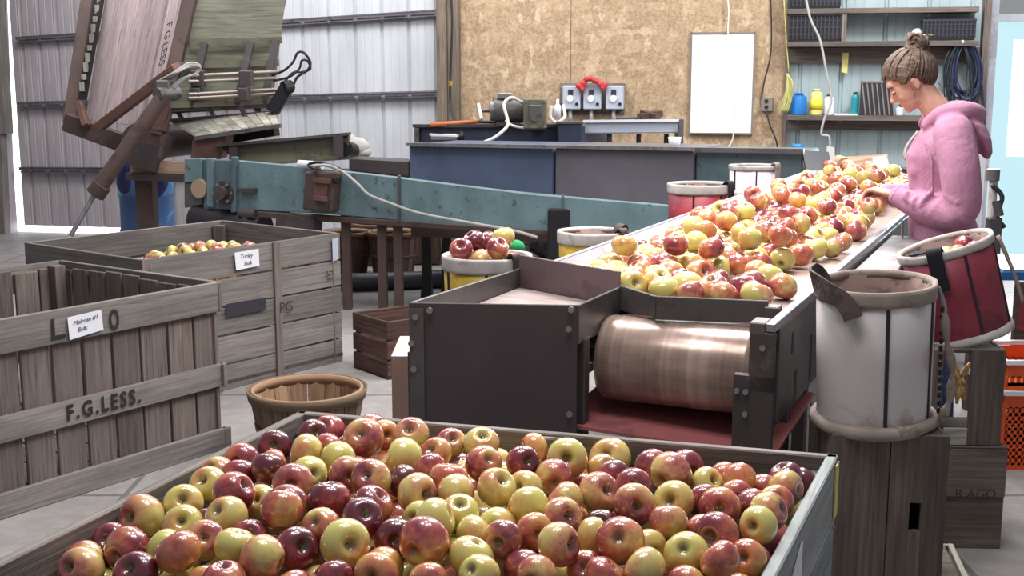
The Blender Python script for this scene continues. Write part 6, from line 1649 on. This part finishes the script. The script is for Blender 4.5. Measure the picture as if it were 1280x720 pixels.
for s in (-1,1):
    mb = MB(); limb(mb, [(-.08,.097*s,.05),(.02,.1*s,.052),(.10,.104*s,.042),(.17,.108*s,.035)], [.048,.052,.048,.034], 14); 
    mb.v = [V((v.x, v.y, max(v.z, .002))) for v in mb.v]; lw(mb).build('shoe', M['shoe'], person)
# pale apron tie hanging at the hip
mb = MB(); mb.slab([(.150,.05,1.02),(.158,.09,1.02),(.150,.09,.88),(.142,.05,.88)], .004, (1,0,0)); lw(mb).build('apron_tie', M['canvas_light'], person)
# apple in the hand
hp_ = wmat(person) @ (arm_pts(1)[-1]+V((.098,-.0,-.050)))
o = put_apple(hp_, 'm', .95); o['label'] = 'apple held under the fingers of the person in pink'; del o['group']
# ---------- which apples the picture shows: the 300 largest stay objects, the rest become one heap ----------
def sort_apples():
    from mathutils.bvhtree import BVHTree
    ap = {o.name: o for o in bpy.data.objects if o.get('category') == 'apple'}
    vs = []; fs = []; own = []
    sp_ = MB().ball((0,0,0), 1.0, 14, 9)
    for o in bpy.data.objects:
        if o.type != 'MESH': continue
        b0 = len(vs)
        if o.name in ap:
            c = o.location; r = AR*1.0*o.scale[0]; vs += [(c.x+v.x*r, c.y+v.y*r, c.z+v.z*r*.93) for v in sp_.v]; F = sp_.f
        else:
            W = wmat(o); vs += [tuple(W @ v.co) for v in o.data.vertices]; F = [tuple(p.vertices) for p in o.data.polygons]
        fs += [[b0+k for k in f] for f in F]; own += [o.name]*len(F)
    T = BVHTree.FromPolygons(vs, fs)
    hits = {}; side = set()
    org = Vector((0,0,CH)); y = 1.0
    while y < 720:
        x = 1.0
        while x < 1280:
            d = Vector(ray(x, y)); _, _, ix, _ = T.ray_cast(org+d*.3, d)
            if ix is not None and own[ix] in ap: hits[own[ix]] = hits.get(own[ix], 0)+1
            x += 2.5
        y += 2.5
    for ox, oz in ((-.6,0),(.6,0),(0,.45),(0,-.25)):
        y = 1.0
        while y < 760:
            x = -40.0
            while x < 1320:
                o2 = Vector((ox,0,CH+oz)); d = (org+Vector(ray(x, y))*4.0-o2).normalized()
                _, _, ix, _ = T.ray_cast(o2, d)
                if ix is not None and own[ix] in ap: side.add(own[ix])
                x += 5
            y += 5
    order = sorted(hits, key=lambda n: -hits[n]); special = [n for n in hits if 'group' not in ap[n].keys()]
    keepn = set(special)
    for n in order:
        if len(keepn) >= 300: break
        keepn.add(n)
    rest = [n for n in ap if n not in keepn and (n in hits or n in side)]
    mats = [M['apple_'+k] for k in 'rpmgo']; vs = []; fs = []; lc = []; rn = []; mi = []
    for n in rest:
        o = ap[n]; W = wmat(o); me = o.data; b0 = len(vs); rv = random.random(); m_ = mats.index(me.materials[0])
        for v in me.vertices: vs.append(tuple(W @ v.co)); lc += list(v.co); rn.append(rv)
        for p in me.polygons: fs.append([b0+k for k in p.vertices]); mi.append(m_)
    for n in list(ap):
        if n not in keepn: bpy.data.objects.remove(ap[n])
    me = bpy.data.meshes.new('apples'); me.from_pydata(vs, [], fs)
    me.attributes.new('lc','FLOAT_VECTOR','POINT').data.foreach_set('vector', lc); me.attributes.new('rn','FLOAT','POINT').data.foreach_set('value', rn)
    for m_ in mats: me.materials.append(m_)
    me.polygons.foreach_set('material_index', mi); me.polygons.foreach_set('use_smooth', [True]*len(fs)); me.update()
    o = bpy.data.objects.new('apples', me); COL.objects.link(o); o['kind'] = 'stuff'; o['label'] = 'smaller and half-hidden apples between the larger ones in bins and on the table'; o['category'] = 'apples'
    print('APPLES', len(ap), 'seen', len(hits), 'kept', len(keepn), 'rest', len(rest), 'smallest kept', hits.get(order[min(299,len(order)-1)]))
bpy.context.view_layer.update()
sort_apples()
# ---------- light ----------
def strip(x, y, z, tx, ty, p, sx=.42, sy=1.1): area('lamp', (x,y,z), (tx,ty,0), sx, sy, p, (1,.985,.97))
for (x, y) in ((.8,4.8),(1.3,6.0),(1.9,7.2),(2.5,8.4)): strip(x, y, 3.2, x-.1, y-.6, 50)
for (x, y) in ((-.95,4.9),(-.2,5.1),(.55,4.3)): strip(x, y, 3.2, x*.5, y-1.8, 36, .30, .8)
for (x, y, p_) in ((-.55,2.35,12),(-.05,2.75,12),(.45,2.3,12),(.0,2.05,8)): area('lamp', (x,y,3.1), (x,y,0), .3, .36, p_, (1,.985,.97))
for (x, y) in ((.9,3.9),(1.5,5.1)): area('lamp', (x,y,3.1), (x,y,0), .3, .36, 15, (1,.985,.97))
area('lamp', (3.4,8.3,3.9), (3.3,10.5,1.2), .6, .6, 120, (.95,.99,1))
area('lamp', (-2.2,7.6,3.8), (-2.0,8.2,.5), 2.4, 1.6, 110, (1,.985,.98))
area('lamp', (-3.2,10.2,3.9), (-3.0,11.6,.5), 2.6, 1.0, 95, (1,.98,.98))
area('lamp', (-.4,10.2,3.9), (-.3,11.6,.8), 2.6, 1.0, 85, (.97,.98,1))
area('lamp', (1.8,9.6,3.9), (1.9,11,.8), 2.6, 1.0, 50, (1,.99,.98))
area('lamp', (4.1,9.7,1.6), (1.5,4.5,1.0), .9, 1.5, 95, (.86,.95,1))
